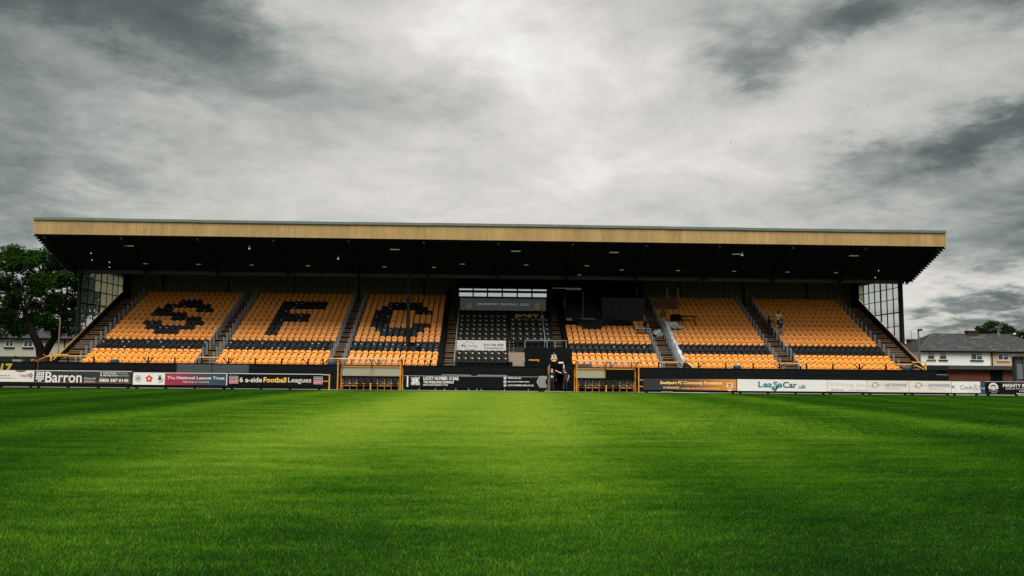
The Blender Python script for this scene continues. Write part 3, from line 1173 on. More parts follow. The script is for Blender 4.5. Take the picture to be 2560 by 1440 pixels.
ROWN = ['front row', 'second row', 'third row', 'fourth row']
rest = []
n_ind = 0
rs = random.Random(3)
for let, x0, sp, n, rows, pst, bname in BLOCKS:
    for k in range(rows):
        for i in range(n):
            if let == 'C' and k in (3, 4) and i in (9, 10) and not (k == 4 and i == 10):
                continue                      # the column stands here
            if bname.endswith('tunnel') and k == 0 and i < 3:
                continue
            key = 'black' if k in (3, 4) else 'orange'
            for a, e in LET.get(let, {}).get(k, []):
                if a <= i < e:
                    key = 'black'
            s_ = 1 if rs.random() < pst * (.3 if k == 8 else .45 if (key == 'black' and k > 4) else .75) else 0
            loc = (x0 + (i + .5) * sp, 63.0 + TREAD * k, fz(k))
            single = k <= 2 or (k == 3 and (let == 'C' or bname.endswith('tunnel')))
            if single and n_ind < 300:
                o = inst('stadium_seat', back_me[key], loc)
                tag(o, '%s plastic seat, %s from left, %s, %s' % (key, ORD[i], ROWN[k], bname), 'seat', 'tip-up plastic seats of the stand')
                inst('seat_pan', pan_me[key, s_], (0, 0, 0)).parent = o
                n_ind += 1
            else:
                rest.append((key, s_, loc))
# two tipped seats above the tarpaulin
for i in (12, 13):
    rest.append(('orange', 1, (6.55 + (i + .5) * .492, 63 + TREAD * 9, fz(9))))
verts, faces, mids = [], [], []
off = 0
tpl = {}
for key in ('orange', 'black'):
    for s_ in (0, 1):
        vv, fa, mi = [], [], []
        for bld, base in ((seat_back(None)[0], {0: 0 if key == 'orange' else 1, 1: 2, 2: 3}), (seat_pan(None, s_)[0], {0: 0 if key == 'orange' else 1, 1: 3})):
            o_ = len(vv)
            vv += bld.v
            fa += [tuple(o_ + q_ for q_ in f) for f in bld.f]
            mi += [base[q_] for q_ in bld.m]
        tpl[key, s_] = (np.array(vv), fa, mi)
for key, s_, loc in rest:
    vv, fa, mi = tpl[key, s_]
    verts.append(vv + np.array(loc))
    faces += [tuple(off + q_ for q_ in f) for f in fa]
    mids += mi
    off += len(vv)
me = bpy.data.meshes.new('stadium_seats')
me.from_pydata(np.concatenate(verts).tolist(), [], faces)
for mt in (orange, blk_plastic, dark_steel, sticker):
    me.materials.append(mt)
me.polygons.foreach_set('material_index', mids)
o = bpy.data.objects.new('stadium_seats', me)
COL.objects.link(o)
tag(o, 'upper rows of orange plastic seats with black seats spelling S F C', 'seats', kind='stuff')

# directors' padded seats
b = shell([(-.225, .40), (.225, .40), (.245, .60), (.24, .84), (.20, .93), (-.20, .93), (-.24, .84), (-.245, .60)], .06, .16, .4, .15, .3)
b.mi = 1
b.box(-.05, .05, .04, .12, 0, .42)
dback = b.mesh('padded_seat', [seat_pad, dark_steel])
b = shell([(-.20, .35), (.20, .35), (.225, .5), (.21, .66), (-.21, .66), (-.225, .5)], -.10, .0, .35, .2, .3)
dpan = b.mesh('seat_pan', seat_pad)
b = MB()
b.poly([(-.06, .062, .67), (-.035, .060, .63), (.035, .060, .63), (.06, .062, .67), (.05, .072, .74), (-.05, .072, .74)])
b.mi = 1
b.poly([(-.03, .060, .69), (.03, .060, .69), (.03, .066, .725), (-.03, .066, .725)])
b.poly([(-.16, .065, .755), (-.13, .065, .755), (-.13, .072, .785), (-.16, .072, .785)])
b.poly([(-.013, .048, .585), (.013, .048, .585), (.013, .052, .605), (-.013, .052, .605)])
dem = b.mesh('emblem', [mat('crest_gold_thread', (.55, .42, .22), .7, 0), sticker])


def dseat(x, k, dz, label):
    o = inst('padded_seat', dback, (x, 63.0 + TREAD * k, fz(k) + dz))
    tag(o, label, 'padded seat', 'padded seats for the directors')
    for nm, me_ in (('seat_pan', dpan), ('emblem', dem)):
        inst(nm, me_, (0, 0, 0)).parent = o


DROW = {1: 'front row below the white board', 2: 'row just below the white board', 5: 'row just above the white board', 6: 'second row above the white board', 7: 'third row above the white board', 8: 'fourth row above the white board', 9: 'fifth row above the white board', 10: 'top row under the club sign'}
for k in (1, 2, 5, 6, 7, 8, 9, 10):
    for i in range(8):
        dseat(-2.22 + .518 * i, k, 0, 'black padded seat with crest, %s from left, %s' % (ORD[i], DROW[k]))
DR2 = ['front row behind the white balustrade', 'second row behind the balustrade', 'third row behind the balustrade', 'fourth row behind the balustrade', 'fifth row, under the gold letters']
for k in range(5):
    for i in range(6):
        dseat(2.12 + .572 * i, 5 + k, .03 + .02 * k, 'black padded seat with crest, %s from left, %s' % (ORD[i], DR2[k]))

# ------------------------------------------------------------------ signs in the stand
sg = empty('club_sign', (1.28, 70.95, 7.2))
tag(sg, 'dark grey sign reading SOUTHPORT FOOTBALL CLUB between two crests', 'sign')
for x0, x1 in ((-2.46, -.13), (-.12, 2.45), (2.46, 5.04)):
    b = MB()
    b.box(x0, x1, 70.95, 71.0, 6.70, 7.76)
    b.build('panel', sign_m, sg)
lettering('SOUTHPORT FOOTBALL CLUB', -.98, 3.55, 7.14, 7.35, 70.944, mat('bright_white_letters', (.80, .80, .79), .5, 0), sg, space=1.3, bold=.065)
crest(-1.66, 6.95, .42, 70.945, sg)
crest(4.30, 6.95, .42, 70.945, sg)
mb_ = empty('rental_board', (-.52, 66.2, 3.0))
tag(mb_, 'white board with phone number 0151 545 4760 among black padded seats', 'board')
for x0, x1 in ((-2.51, -.515), (-.510, 1.47)):
    b = MB()
    b.box(x0, x1, 66.2, 66.24, 3.07, 3.92)
    b.build('panel', white_p, mb_)
b = MB()
b.box(-2.5, 1.46, 66.25, 66.3, fz(4), 3.9)
b.build('backing', black, mb_)
lettering('MTC', -2.15, -1.72, 3.38, 3.56, 66.194, dark_txt, mb_, shear=.3, bold=.02)
lettering('Truck & Van Rental', -1.66, -.82, 3.40, 3.53, 66.194, red_txt, mb_, bold=.01)
lettering('0151 545 4760', -.32, 1.28, 3.46, 3.66, 66.194, dark_txt, mb_, shear=.2, bold=.03)
lettering('www.mtcrental.co.uk', -.32, 1.26, 3.23, 3.40, 66.194, dark_txt, mb_, shear=.2, bold=.015)
b = MB()
b.ring(-1.55, 3.10, .70, .67, 66.194, 16, R(40), R(140))
b.build('swoosh', red_p, mb_)
b = MB()
b.ring(-1.35, 3.85, .70, .67, 66.194, 16, R(215), R(310))
b.build('swoosh', dark_txt, mb_)

# ------------------------------------------------------------------ advertising boards
BY = 59.0


def ad_board(label, x0, x1, z0, z1, mt, seams=(), rail=None, posts=True, skirt=True):
    o = empty('advertising_board', ((x0 + x1) / 2, BY, 0))
    tag(o, label, 'advertising board', 'advertising boards along the touchline')
    xs = [x0] + list(seams) + [x1]
    for i in range(len(xs) - 1):
        b = MB()
        b.box(xs[i] + .004, xs[i + 1] - .004, BY, BY + .03, z0, z1)
        mm = mt[i] if isinstance(mt, list) else mt
        b.build('panel', mm, o)
    if (x1 - x0) > 2:
        b = MB()
        for i in range(int((x1 - x0) / 1.05) + 1):
            for zz in (z0 + .05, z1 - .05):
                xx = x0 + .10 + (x1 - x0 - .2) * i / max(1, int((x1 - x0) / 1.05)) + random.uniform(-.05, .05)
                b.disc(xx, zz, .014, BY - .003, 6)
        b.build('screws', grey_post, o)
    if skirt:
        b = MB()
        b.box(x0, x1, BY + .035, BY + .06, .14, z0 + .05)
        b.build('skirt', black, o)
    if posts:
        n = max(2, int(round((x1 - x0) / 2.1)) + 1)
        for i in range(n):
            x = x0 + .25 + (x1 - x0 - .5) * i / (n - 1)
            b = MB()
            b.box(x - .085, x + .085, BY + .062, BY + .16, 0, z1 - .02)
            b.build('post', black, o)
    if rail:
        b = MB()
        b.box(x0, x1, BY + .01, BY + .07, z1 + .004, z1 + .045)
        b.build('top_rail', rail, o)
    return o


ty = BY - .005
# 1 white board at the far left
o = ad_board('white board with real and a maroon pentagon, cut by the left edge', -36.6, -32.02, .41, 1.22, cream_p)
lettering('Learn more at', -34.95, -33.70, .80, .90, ty, dark_txt, o, bold=.02)
lettering('networking', -34.55, -33.55, .60, .72, ty, red_txt, o, bold=.02)
lettering('.com', -33.53, -33.26, .615, .69, ty, grey_txt, o)
lettering('real', -33.02, -32.48, .74, 1.0, ty, dark_txt, o)
b = MB()
b.poly([(-32.28 + .17 * math.cos(R(90 + 72 * k)), ty, .86 + .17 * math.sin(R(90 + 72 * k))) for k in range(5)])
b.build('emblem', red_txt, o)
lettering('5', -32.34, -32.22, .77, .95, ty - .003, white_p, o, bold=.02)
b = MB()
for k in range(10):
    b.box(-33.0 + .10 * k, -32.97 + .10 * k, ty - .001, ty, .655, .68)
b.build('fine_print', grey_txt, o)
b = MB()
b.prism([(-33.35, 1.225), (-33.28, 1.13), (-33.0, 1.10), (-32.72, 1.13), (-32.6, 1.225)], 'y', BY - .012, BY - .003)
b.build('notch', black, o)
b = MB()
b.box(-33.3, -32.65, BY - .02, BY - .012, 1.165, 1.20)
b.build('top_rail', rail_yellow, o)
# 2 Barron
bar_m = gradient('grey_orange_gradient', [(0, (.15, .05, .022)), (.15, (.030, .028, .026)), (.4, (.017, .021, .023)), (1, (.011, .016, .018))], .32, 1.2, 2)
o = ad_board('dark grey board reading Barron Financial Solutions', -31.98, -25.22, .345, 1.185, bar_m, seams=(-28.66,), rail=cream_p)
X = lambda u: -31.98 + 6.76 * u
Z = lambda v: .345 + .84 * v
b = MB()
for r_, (v, us) in enumerate(((.86, (.025, .047, .068, .088)), (.70, (.024, .046, .068, .087)), (.53, (.023, .045, .067, .086)), (.36, (.022, .044, .066, .085)), (.19, (.043, .061)))):
    for u in us:
        cx_, cz_ = X(u), Z(v)
        b.poly([(cx_ - .085, ty, cz_), (cx_, ty, cz_ - .085), (cx_ + .085, ty, cz_), (cx_, ty, cz_ + .085)])
b.build('emblem', white_p, o)
lettering('Barron', X(.110), X(.485), Z(.05), Z(.94), ty, white_p, o, bold=.012)
lettering('Financial', X(.515), X(.625), Z(.33), Z(.50), ty, white_p, o)
lettering('Solutions', X(.515), X(.625), Z(.09), Z(.26), ty, white_p, o)
for v in (.87, .67):
    b = MB()
    cx_, cz_ = X(.683), Z(v)
    b.poly([(cx_ - .07, ty, cz_), (cx_, ty, cz_ - .07), (cx_ + .07, ty, cz_), (cx_, ty, cz_ + .07)])
    b.build('bullet', white_p, o)
lettering('MORTGAGE', X(.705), X(.84), Z(.80), Z(.93), ty, white_p, o, bold=.03)
lettering('ADVISERS', X(.85), X(.96), Z(.80), Z(.93), ty, faint, o)
lettering('PROTECTION', X(.703), X(.855), Z(.60), Z(.74), ty, white_p, o, bold=.03)
lettering('ADVISERS', X(.862), X(.972), Z(.60), Z(.74), ty, faint, o)
lettering('Freephone', X(.668), X(.73), Z(.46), Z(.53), ty, orange_t, o)
lettering('0800 587 0140', X(.668), X(.968), Z(.12), Z(.40), ty, white_p, o, bold=.03)
# 3 National League Trust
nlt = gradient('red_navy_gradient', [(0, (.34, .014, .045)), (.22, (.27, .014, .045)), (.5, (.09, .025, .05)), (.72, (.028, .045, .07)), (1, (.010, .04, .075))], -22.9, -18.5)
o = ad_board('board with three football emblems and The National League Trust on red to navy', -25.13, -18.49, .285, 1.10, [white_p, nlt], seams=(-22.88,), rail=cream_p)
b = MB()
b.ring(-24.76, .71, .235, .215, ty, 20)
b.ring(-24.76, .71, .15, .10, ty, 6)
b.disc(-24.76, .71, .06, ty, 5)
b.build('emblem', dark_txt, o)
b = MB()
for k in range(5):
    a_ = R(90 + 72 * k)
    b.disc(-23.99 + .15 * math.cos(a_), .71 + .15 * math.sin(a_), .105, ty - .001 * k, 12)
b.mi = 1
b.disc(-23.99, .71, .08, ty - .008, 10)
b.build('emblem', [red_p, gold_l], o)
b = MB()                                     # plain round emblem
b.disc(-23.24, .72, .13, ty, 14)
b.ring(-23.24, .69, .25, .20, ty, 12, R(250), R(360))
b.poly([(-23.32, ty, .86), (-23.16, ty, .86), (-23.14, ty, .98), (-23.24, ty, .92), (-23.34, ty, .98)])
b.build('emblem', dark_txt, o)
lettering('The', -22.72, -22.17, .68, .90, ty, white_p, o)
lettering('National League Trust', -22.05, -18.68, .63, .90, ty, white_p, o, bold=.018)
lettering('Supporting your community', -21.62, -19.75, .42, .58, ty, white_p, o)
b = MB()
b.box(-18.56, -18.50, BY - .012, BY - .002, .29, 1.09)
b.build('edge_strip', white_p, o)
b = MB()
for k in range(3):
    b.ring(-22.45, .33, .12 + .11 * k, .15 + .11 * k, ty, 12, R(10), R(170))
b.build('rose_print', red_txt, o)
# 4 six a side
o = ad_board('black board reading 6 a-side Football Leagues between two small badges', -18.41, -11.75, .27, 1.10, black, rail=cream_p)
for xa in (-18.33, -12.36):
    b = MB()
    b.box(xa - .02, xa + .60, BY - .004, BY - .001, .43, .95)
    b.build('badge', white_p, o)
    b = MB()
    b.box(xa, xa + .58, BY - .007, BY - .0045, .70, .93)
    b.build('badge', navy, o)
    b = MB()
    b.box(xa, xa + .58, BY - .007, BY - .0045, .45, .68)
    b.build('badge', red_p, o)
    lettering('LEISURE', xa + .05, xa + .53, .77, .86, BY - .010, white_p, o, bold=.02)
    lettering('LEAGUES', xa + .05, xa + .53, .52, .61, BY - .010, white_p, o, bold=.02)
lettering('6 a-side', -17.62, -16.04, .52, .88, ty, cream_p, o, bold=.02)
lettering('Football', -15.93, -14.33, .52, .88, ty, gold, o, bold=.02)
lettering('Leagues', -14.20, -12.56, .43, .88, ty, cream_p, o, bold=.010)
b = MB()
b.bar((-11.75, BY + .05, 1.10), (-11.25, BY + .05, 1.10), .07)
b.bar((-11.75, BY + .05, .64), (-11.28, BY + .05, .64), .05)
b.bar((-11.28, BY + .05, 0), (-11.28, BY + .05, 1.135), .085)
b.build('rail_end', rail_yellow, o)
# 5 bar company
LX = lambda x: -6.03 + (x - 55) / 6.737 * (10.31 / 359)
LZ = lambda y, x=0: 1.085 - (y - 130) / 233.0 + x / 233 * .0125
o = ad_board('long black board of the Lucky Number 13 Bar with white chevrons', -6.03, 4.28, .235, 1.06, black, seams=(-1.5, 1.5), posts=False, rail=metal_m)
b = MB()
b.box(LX(118), LX(142), BY - .01, BY - .001, LZ(312), LZ(130))
b.build('white_bar', white_p, o)
lettering('LUCKY', LX(190), LX(338), LZ(205), LZ(150), ty, cream_p, o, bold=.05)
lettering('13', LX(212), LX(312), LZ(262), LZ(178), ty - .003, white_p, o, bold=.10)
lettering('NUMBER', LX(188), LX(342), LZ(285), LZ(225), ty, cream_p, o, bold=.04)
lettering('LUCKY NUMBER 13 BAR', LX(395), LX(990), LZ(207, 600), LZ(147, 600), ty, white_p, o, bold=.035)
lettering('THE MOBILE BAR COMPANY', LX(395), LX(912), LZ(262, 600), LZ(220, 600), ty, white_p, o, bold=.035)
lettering('RAISING THE BAR, ONE EVENT AT A TIME', LX(392), LX(806), LZ(302, 600), LZ(275, 600), ty, white_p, o, bold=.035)
for y_, txt, xe in ((178, '07898 352 066', 2040), (240, '@LUCKYNUMBER13BAR', 2180), (298, 'LUCKYNUMBER13BAR.CO.UK', 2255)):
    lettering(txt, LX(1815), LX(xe), LZ(y_ + 12, 1900), LZ(y_ - 13, 1900), ty, white_p, o, bold=.03)
    b = MB()
    if y_ == 240:
        b.box(LX(1745), LX(1790), BY - .004, BY - .001, LZ(y_ + 22, 1800), LZ(y_ - 22, 1800))
        b.mi = 1
        b.ring((LX(1745) + LX(1790)) / 2, LZ(y_, 1800), .06, .035, ty - .003, 12)
    else:
        b.disc((LX(1745) + LX(1790)) / 2, LZ(y_, 1800), .10, ty, 16)
        b.mi = 1
        if y_ == 178:
            b.ring((LX(1745) + LX(1790)) / 2 + .02, LZ(y_, 1800) + .02, .07, .04, ty - .003, 8, R(160), R(290))
        else:
            b.ring((LX(1745) + LX(1790)) / 2, LZ(y_, 1800), .075, .06, ty - .003, 16)
            b.box((LX(1745) + LX(1790)) / 2 - .008, (LX(1745) + LX(1790)) / 2 + .008, ty - .004, ty - .003, LZ(y_ + 16, 1800), LZ(y_ - 16, 1800))
    b.build('icon', [white_p, black], o)
b = MB()
for k in range(5):
    x_ = LX(2302 + 31 * k)
    w_, h_, d_ = .045, .42, .24
    zc_ = LZ(242, 2400)
    xr = LX(2476)
    for s_ in (-1, 1):
        q_ = [(x_, zc_), (x_ + d_, zc_ + s_ * h_), (x_ + d_ + w_, zc_ + s_ * h_), (x_ + w_, zc_)]
        q_ = [(min(xx, xr), zz if xx <= xr else zc_ + (zz - zc_) * (xr - x_) / max(.01, xx - x_)) for xx, zz in q_]
        b.poly([(xx, ty, zz) for xx, zz in q_])
b.build('chevrons', white_p, o)
for x in (-6.03, -4.87, -3.72, -3.06, -2.25, -1.33, -.75, -.45, 1.24, 2.95, 4.25):
    b = MB()
    b.bar((x, BY + .06, 0), (x, BY + .06, .40 if -6 < x < 4.2 else 1.08), .055)
    b.build('post', grey_post, o)
for xa, xb in ((-3.3, -1.15), (-.75, 1.45)):
    b = MB()
    b.bar((xa, BY + .12, 1.11), (xa + .1, BY + .12, 1.17), .05)
    b.bar((xa + .1, BY + .12, 1.17), (xb - .1, BY + .12, 1.16), .05)
    b.bar((xb - .1, BY + .12, 1.16), (xb, BY + .12, 1.10), .05)
    b.build('hoop', grey_post, o)
# 6 community foundation
com = gradient('black_orange_gradient', [(0, (.014, .015, .016)), (.3, (.020, .018, .016)), (.55, (.16, .06, .02)), (.85, (.50, .19, .035)), (1, (.56, .22, .04))], 11.25, 18.04)
CX = lambda x: 11.25 + (x / 5.333 - 8) * (6.79 / 233)
CZ = lambda y: 1.035 - (y - 143) / (5.333 * 34.4)
o = ad_board('black to orange board of the Southport FC Community Foundation with crest', 11.25, 18.04, .235, 1.035, com)
lettering('Southport FC Community Foundation', CX(265), CX(1095), CZ(226), CZ(172), ty, gold_l, o, shear=.2, bold=.018)
lettering('01704533422', CX(308), CX(522), CZ(273), CZ(245), ty, gold_l, o)
lettering('contact@southportfccommunityfoundation.org', CX(545), CX(1050), CZ(280), CZ(255), ty, gold_l, o)
crest(CX(1195), CZ(272), .50, ty - .004, o)
for za in (.47, .93):
    b = MB()
    b.bar((10.95, BY + .05, za), (11.24, BY + .05, za), .06)
    b.build('bracket', rail_yellow, o)
# 7 car leasing
LC = lambda px_: 18.1 + (1600 + px_ / 5.333 - 1843) * (6.57 / 224)
o = ad_board('plain white board reading LeaseCar.uk in teal', 18.10, 24.68, .215, 1.05, white_p, seams=(21.4,))
lettering('Lea', LC(1575), LC(1762), CZ(248), CZ(166), ty, teal, o, bold=.03)
lettering('e', LC(1828), LC(1894), CZ(248), CZ(188), ty - .003, teal, o, bold=.03)
lettering('Car', LC(1902), LC(2090), CZ(252), CZ(168), ty, teal_d, o, bold=.03)
lettering('.uk', LC(2100), LC(2215), CZ(258), CZ(200), ty, teal, o, bold=.03)
b = MB()
b.poly([(LC(x), ty - .001, CZ(y)) for x, y in ((1775, 178), (1800, 168), (1840, 172), (1812, 190), (1822, 212), (1845, 230), (1848, 245), (1798, 298), (1746, 262), (1770, 240), (1795, 222), (1778, 200))])
b.build('road_emblem', teal_d, o)
b = MB()
b.poly([(LC(x), ty - .004, CZ(y)) for x, y in ((1800, 180), (1808, 180), (1796, 200), (1812, 222), (1800, 252), (1788, 268), (1780, 262), (1798, 236), (1802, 222), (1786, 200))])
b.build('road_line', white_p, o)
# 8 law firm
IX = lambda x: 24.67 + (2060 + x / 5.12 - 2067) * (2.92 / 99)
IZ = lambda y: 1.05 - (y - 160) / (5.12 * 34.0)
o = ad_board('white board with faded grey irving law lettering', 24.70, 27.60, .225, 1.05, white_p)
b = MB()
b.ring(IX(95), IZ(213), .26, .25, ty, 28)
b.build('emblem', faint, o)
lettering('m', IX(68), IX(124), IZ(228), IZ(198), ty, faint, o)
lettering('irving', IX(155), IX(375), IZ(252), IZ(192), ty, faint, o)
lettering('law', IX(415), IX(528), IZ(246), IZ(192), ty, faint, o)
lettering('0800 954 0243', IX(85), IX(250), IZ(294), IZ(274), ty, dark_txt, o)
lettering('www.irvingslaw.com', IX(310), IX(534), IZ(296), IZ(274), ty, dark_txt, o)
# 9, 10 produce boards
NZ = lambda y: 1.05 - (y - 163) / (5.12 * 34.0)
for sh, x0, x1, lab in ((0, 27.62, 30.72, 'first white NATIONWIDE board, beside the faded irving law board'), (555, 30.74, 33.86, 'second white NATIONWIDE board, beside the Cook board')):
    NX = lambda x: 27.62 + (2060 + (x + sh) / 5.12 - 2167) * (6.46 / 218)
    o = ad_board(lab, x0, x1, .215, 1.05, cream_p)
    b = MB()
    b.ring(NX(655), NZ(228), .245, .205, ty, 20, R(0), R(180))
    b.build('arc_emblem', navy, o)
    b = MB()
    pts_ = [(622, 232), (636, 258), (648, 238), (660, 260), (672, 238), (684, 232)]
    for (xa, ya), (xb, yb) in zip(pts_[:-1], pts_[1:]):
        b.bar((NX(xa), ty, NZ(ya)), (NX(xb), ty, NZ(yb)), .03, .004)
    for k in range(4):
        b.box(NX(560 + 14 * k), NX(567 + 14 * k), ty - .001, ty, NZ(236), NZ(231))
        b.box(NX(704 + 15 * k), NX(711 + 15 * k), ty - .001, ty, NZ(224), NZ(219))
    b.box(NX(604), NX(632), ty - .001, ty, NZ(238), NZ(230))
    b.box(NX(680), NX(702), ty - .001, ty, NZ(228), NZ(220))
    b.build('zigzag_emblem', dark_txt, o)
    lettering('NATIONWIDE', NX(780), NX(1055), NZ(237), NZ(200), ty, teal_d, o, bold=.01)
    lettering('PRODUCE PLC', NX(780), NX(975), NZ(265), NZ(249), ty, grey_txt, o, bold=.01)
    lettering('nationwideproduce.com', NX(780), NX(990), NZ(285), NZ(275), ty, faint, o)
# 11 Cook
NX = lambda x: 27.62 + (2060 + x / 5.12 - 2167) * (6.46 / 218)
o = ad_board('white board reading Cook and T, overlapping a board ending in let', 33.88, 36.02, .21, 1.035, render_w, seams=(34.16,))
lettering('let', NX(1625), NX(1666), NZ(252), NZ(205), ty, teal_d, o, bold=.02)
lettering('Cook', NX(1740), NX(1900), NZ(268), NZ(212), ty, dark_txt, o)
lettering('&', NX(1902), NX(1975), NZ(280), NZ(200), ty, grey_txt, o)
lettering('T', NX(1972), NX(2004), NZ(266), NZ(215), ty, dark_txt, o)
lettering('SOLICITO', NX(1850), NX(2004), NZ(308), NZ(290), ty, faint, o)
o = ad_board('narrow strip of blue board between the Cook board and the radio board', 36.03, 36.36, .15, 1.03, navy, posts=False)
lettering('Cook', 36.10, 36.34, .50, .60, ty, white_p, o, bold=.03)
# 12 radio
MX = lambda x: 36.36 + (2060 + x / 5.12 - 2462) * (2.92 / 98)
o = ad_board('black board of Mighty Radio with white lettering, at the right edge', 36.38, 43.2, .13, 1.02, black, rail=grey_txt)
b = MB()
b.ring(MX(2165), NZ(240), .36, .22, ty, 16, R(0), R(180))
b.disc(MX(2165), NZ(246), .22, ty - .001, 16, .16)
b.disc(MX(2118), NZ(245), .09, ty - .001, 10)
b.disc(MX(2212), NZ(245), .09, ty - .001, 10)
b.build('emblem', cream_p, o)
b = MB()
b.box(MX(2135), MX(2195), ty - .004, ty - .003, NZ(262), NZ(256))
b.box(MX(2130), MX(2200), ty - .004, ty - .003, NZ(236), NZ(232))
b.build('emblem', black, o)
lettering('MIGHTY RADIO', MX(2110), MX(2225), NZ(288), NZ(277), ty, cream_p, o)
lettering('107.9 FM', MX(2135), MX(2200), NZ(312), NZ(300), ty, cream_p, o)
lettering('MIGHTY RADIO', MX(2287), MX(2725), NZ(233), NZ(190), ty, cream_p, o, bold=.04)
lettering('TUNE IN TO YOUR', MX(2315), MX(2595), NZ(262), NZ(242), ty, cream_p, o, bold=.02, space=1.2)
lettering('FOR', MX(2497), MX(2566), NZ(292), NZ(273), ty, cream_p, o, bold=.02, space=1.2)
lettering('www.m', MX(2455), MX(2562), NZ(323), NZ(306), ty, cream_p, o, bold=.02)

# ------------------------------------------------------------------ dugouts
ds = shell([(-.21, .40), (.21, .40), (.23, .58), (.22, .78), (.17, .88), (-.17, .88), (-.22, .78), (-.23, .58)], .05, .12, .4, .18, .5)
dug_back = ds.mesh('seat_back', blk_plastic)
ds = shell([(-.19, .36), (.19, .36), (.22, .50), (.20, .62), (.08, .68), (-.08, .68), (-.20, .62), (-.22, .50)], -.14, -.08, .36, .25, .9)
dug_up = ds.mesh('seat_base', blk_plastic)
ds = MB()
ds.prism([(-.22, -.36), (.22, -.36), (.21, .02), (-.21, .02)], 'z', .40, .45)
dug_dn = ds.mesh('seat_base', blk_plastic)


def dugout(x0, x1, label, half_panel, ups):
    D = empty('dugout', ((x0 + x1) / 2, 59.5, 0))
    tag(D, label, 'dugout', 'team dugouts beside the pitch')
    arc = [(60.30, 0.0), (60.30, 1.2), (60.28, 1.62), (60.16, 1.80), (59.85, 1.98), (59.4, 2.14), (58.80, 2.26)]
    xm = (x0 + x1) / 2
    for x in (x0, xm, x1):
        b = MB()
        for (ya, za), (yb, zb) in zip(arc[:-1], arc[1:]):
            b.bar((x, ya, za), (x, yb, zb), .075)
        if x != xm:
            b.bar((x, 58.86, 0), (x, 58.86, 2.24), .075)
            b.bar((x, 58.86, 1.1), (x, 60.3, 1.1), .05)
            b.bar((x, 58.86, .05), (x, 60.3, .05), .06)
        b.build('frame', orange_paint, D)
    b = MB()
    b.bar((x0, 60.24, 1.70), (x1, 60.24, 1.70), .075)
    b.build('rear_rail', rail_yellow, D)
    b = MB()
    b.box(x0 - .03, x1 + .03, 58.74, 58.80, 2.245, 2.295)
    b.build('front_edge', mat('pale_roof_edge', (.62, .52, .40), .5, .1), D)
    for xa, xb in ((x0 + .04, xm - .04), (xm + .04, x1 - .04)):
        b = MB()
        for (ya, za), (yb, zb) in zip(arc[2:-1], arc[3:]):
            b.poly([(xa, ya, za), (xb, ya, za), (xb, yb, zb), (xa, yb, zb)])
        b.build('roof_panel', roof_clear, D)
    for i, (xa, xb) in enumerate(((x0 + .08, xm - .04), (xm + .04, x1 - .08))):
        b = MB()
        b.box(xa, xb, 60.26, 60.28, 1.03, 1.66)
        b.build('back_panel', black if (half_panel and i == 1) else back_panel_m, D)
    b = MB()
    b.box(x0 + .05, x1 - .05, 60.262, 60.285, .12, 1.02)
    b.build('lower_panel', black, D)
    b = MB()
    b.bar((x0, 59.85, .33), (x1, 59.85, .33), .055)
    b.build('bench_rail', orange_paint, D)
    n = len(ups)
    sp = (x1 - x0 - .45) / n
    for i in range(n):
        x = x0 + .225 + sp * (i + .5)
        o = inst('seat', dug_back, (x, 60.0, 0), D)
        ORG[o.name] = (x, 60.0, 0)
        c = inst('seat_base', dug_up if ups[i] else dug_dn, (x, 60.0, 0), o)
    for i in range(n + 1):
        x = x0 + .225 + sp * i
        b = MB()
        tall = (i == 0 or i == n or ups[i - 1] or ups[min(i, n - 1)])
        b.bar((x, 59.72, 0), (x, 59.72, .80 if tall else .45), .022)
        if i == n // 2:
            b.bar((x, 59.66, 0), (x, 59.66, .46), .07)
        b.build('leg', rail_yellow, D)
        b = MB()
        b.box(x - .09, x + .09, 59.66, 59.92, .46, .50)
        b.build('armrest', rail_yellow, D)


dugout(-10.66, -6.22, 'orange-framed dugout with curved clear roof under the letter C block', False, (1, 1, 0, 0, 0, 1, 1, 0))
dugout(6.42, 10.90, 'orange-framed dugout beside the tunnel with one pale back panel', True, (0, 1, 1, 0, 0, 0, 1, 1))

# ------------------------------------------------------------------ loose things in the stand
def drum(x, y, z, label, r=.30, h=.75):
    b = MB()
    zs = [0, .02, .10, .12, .30, .32, .50, .52, .68, .72, h]
    rr = [r * .94, r, r, r * 1.03, r * 1.03, r, r, r * 1.03, r * 1.03, r, r * .9]
    b.tube([(x, y, z + q_ * h / .75) for q_ in zs], rr, 16)
    o = b.build('plastic_drum', blue_bin, None, (x, y, z), True)
    tag(o, label, 'bin', 'blue bins behind the front wall')


drum(-27.95, 62.3, 1.33, 'blue bin behind the rail below the letter S')
drum(-11.75, 62.3, 1.33, 'blue bin at the aisle next to the left dugout')
drum(19.12, 62.3, 1.33, 'blue bin in front of the block beside the silver sheet')
drum(32.35, 62.3, 1.33, 'blue bin at the right end of the front rail')

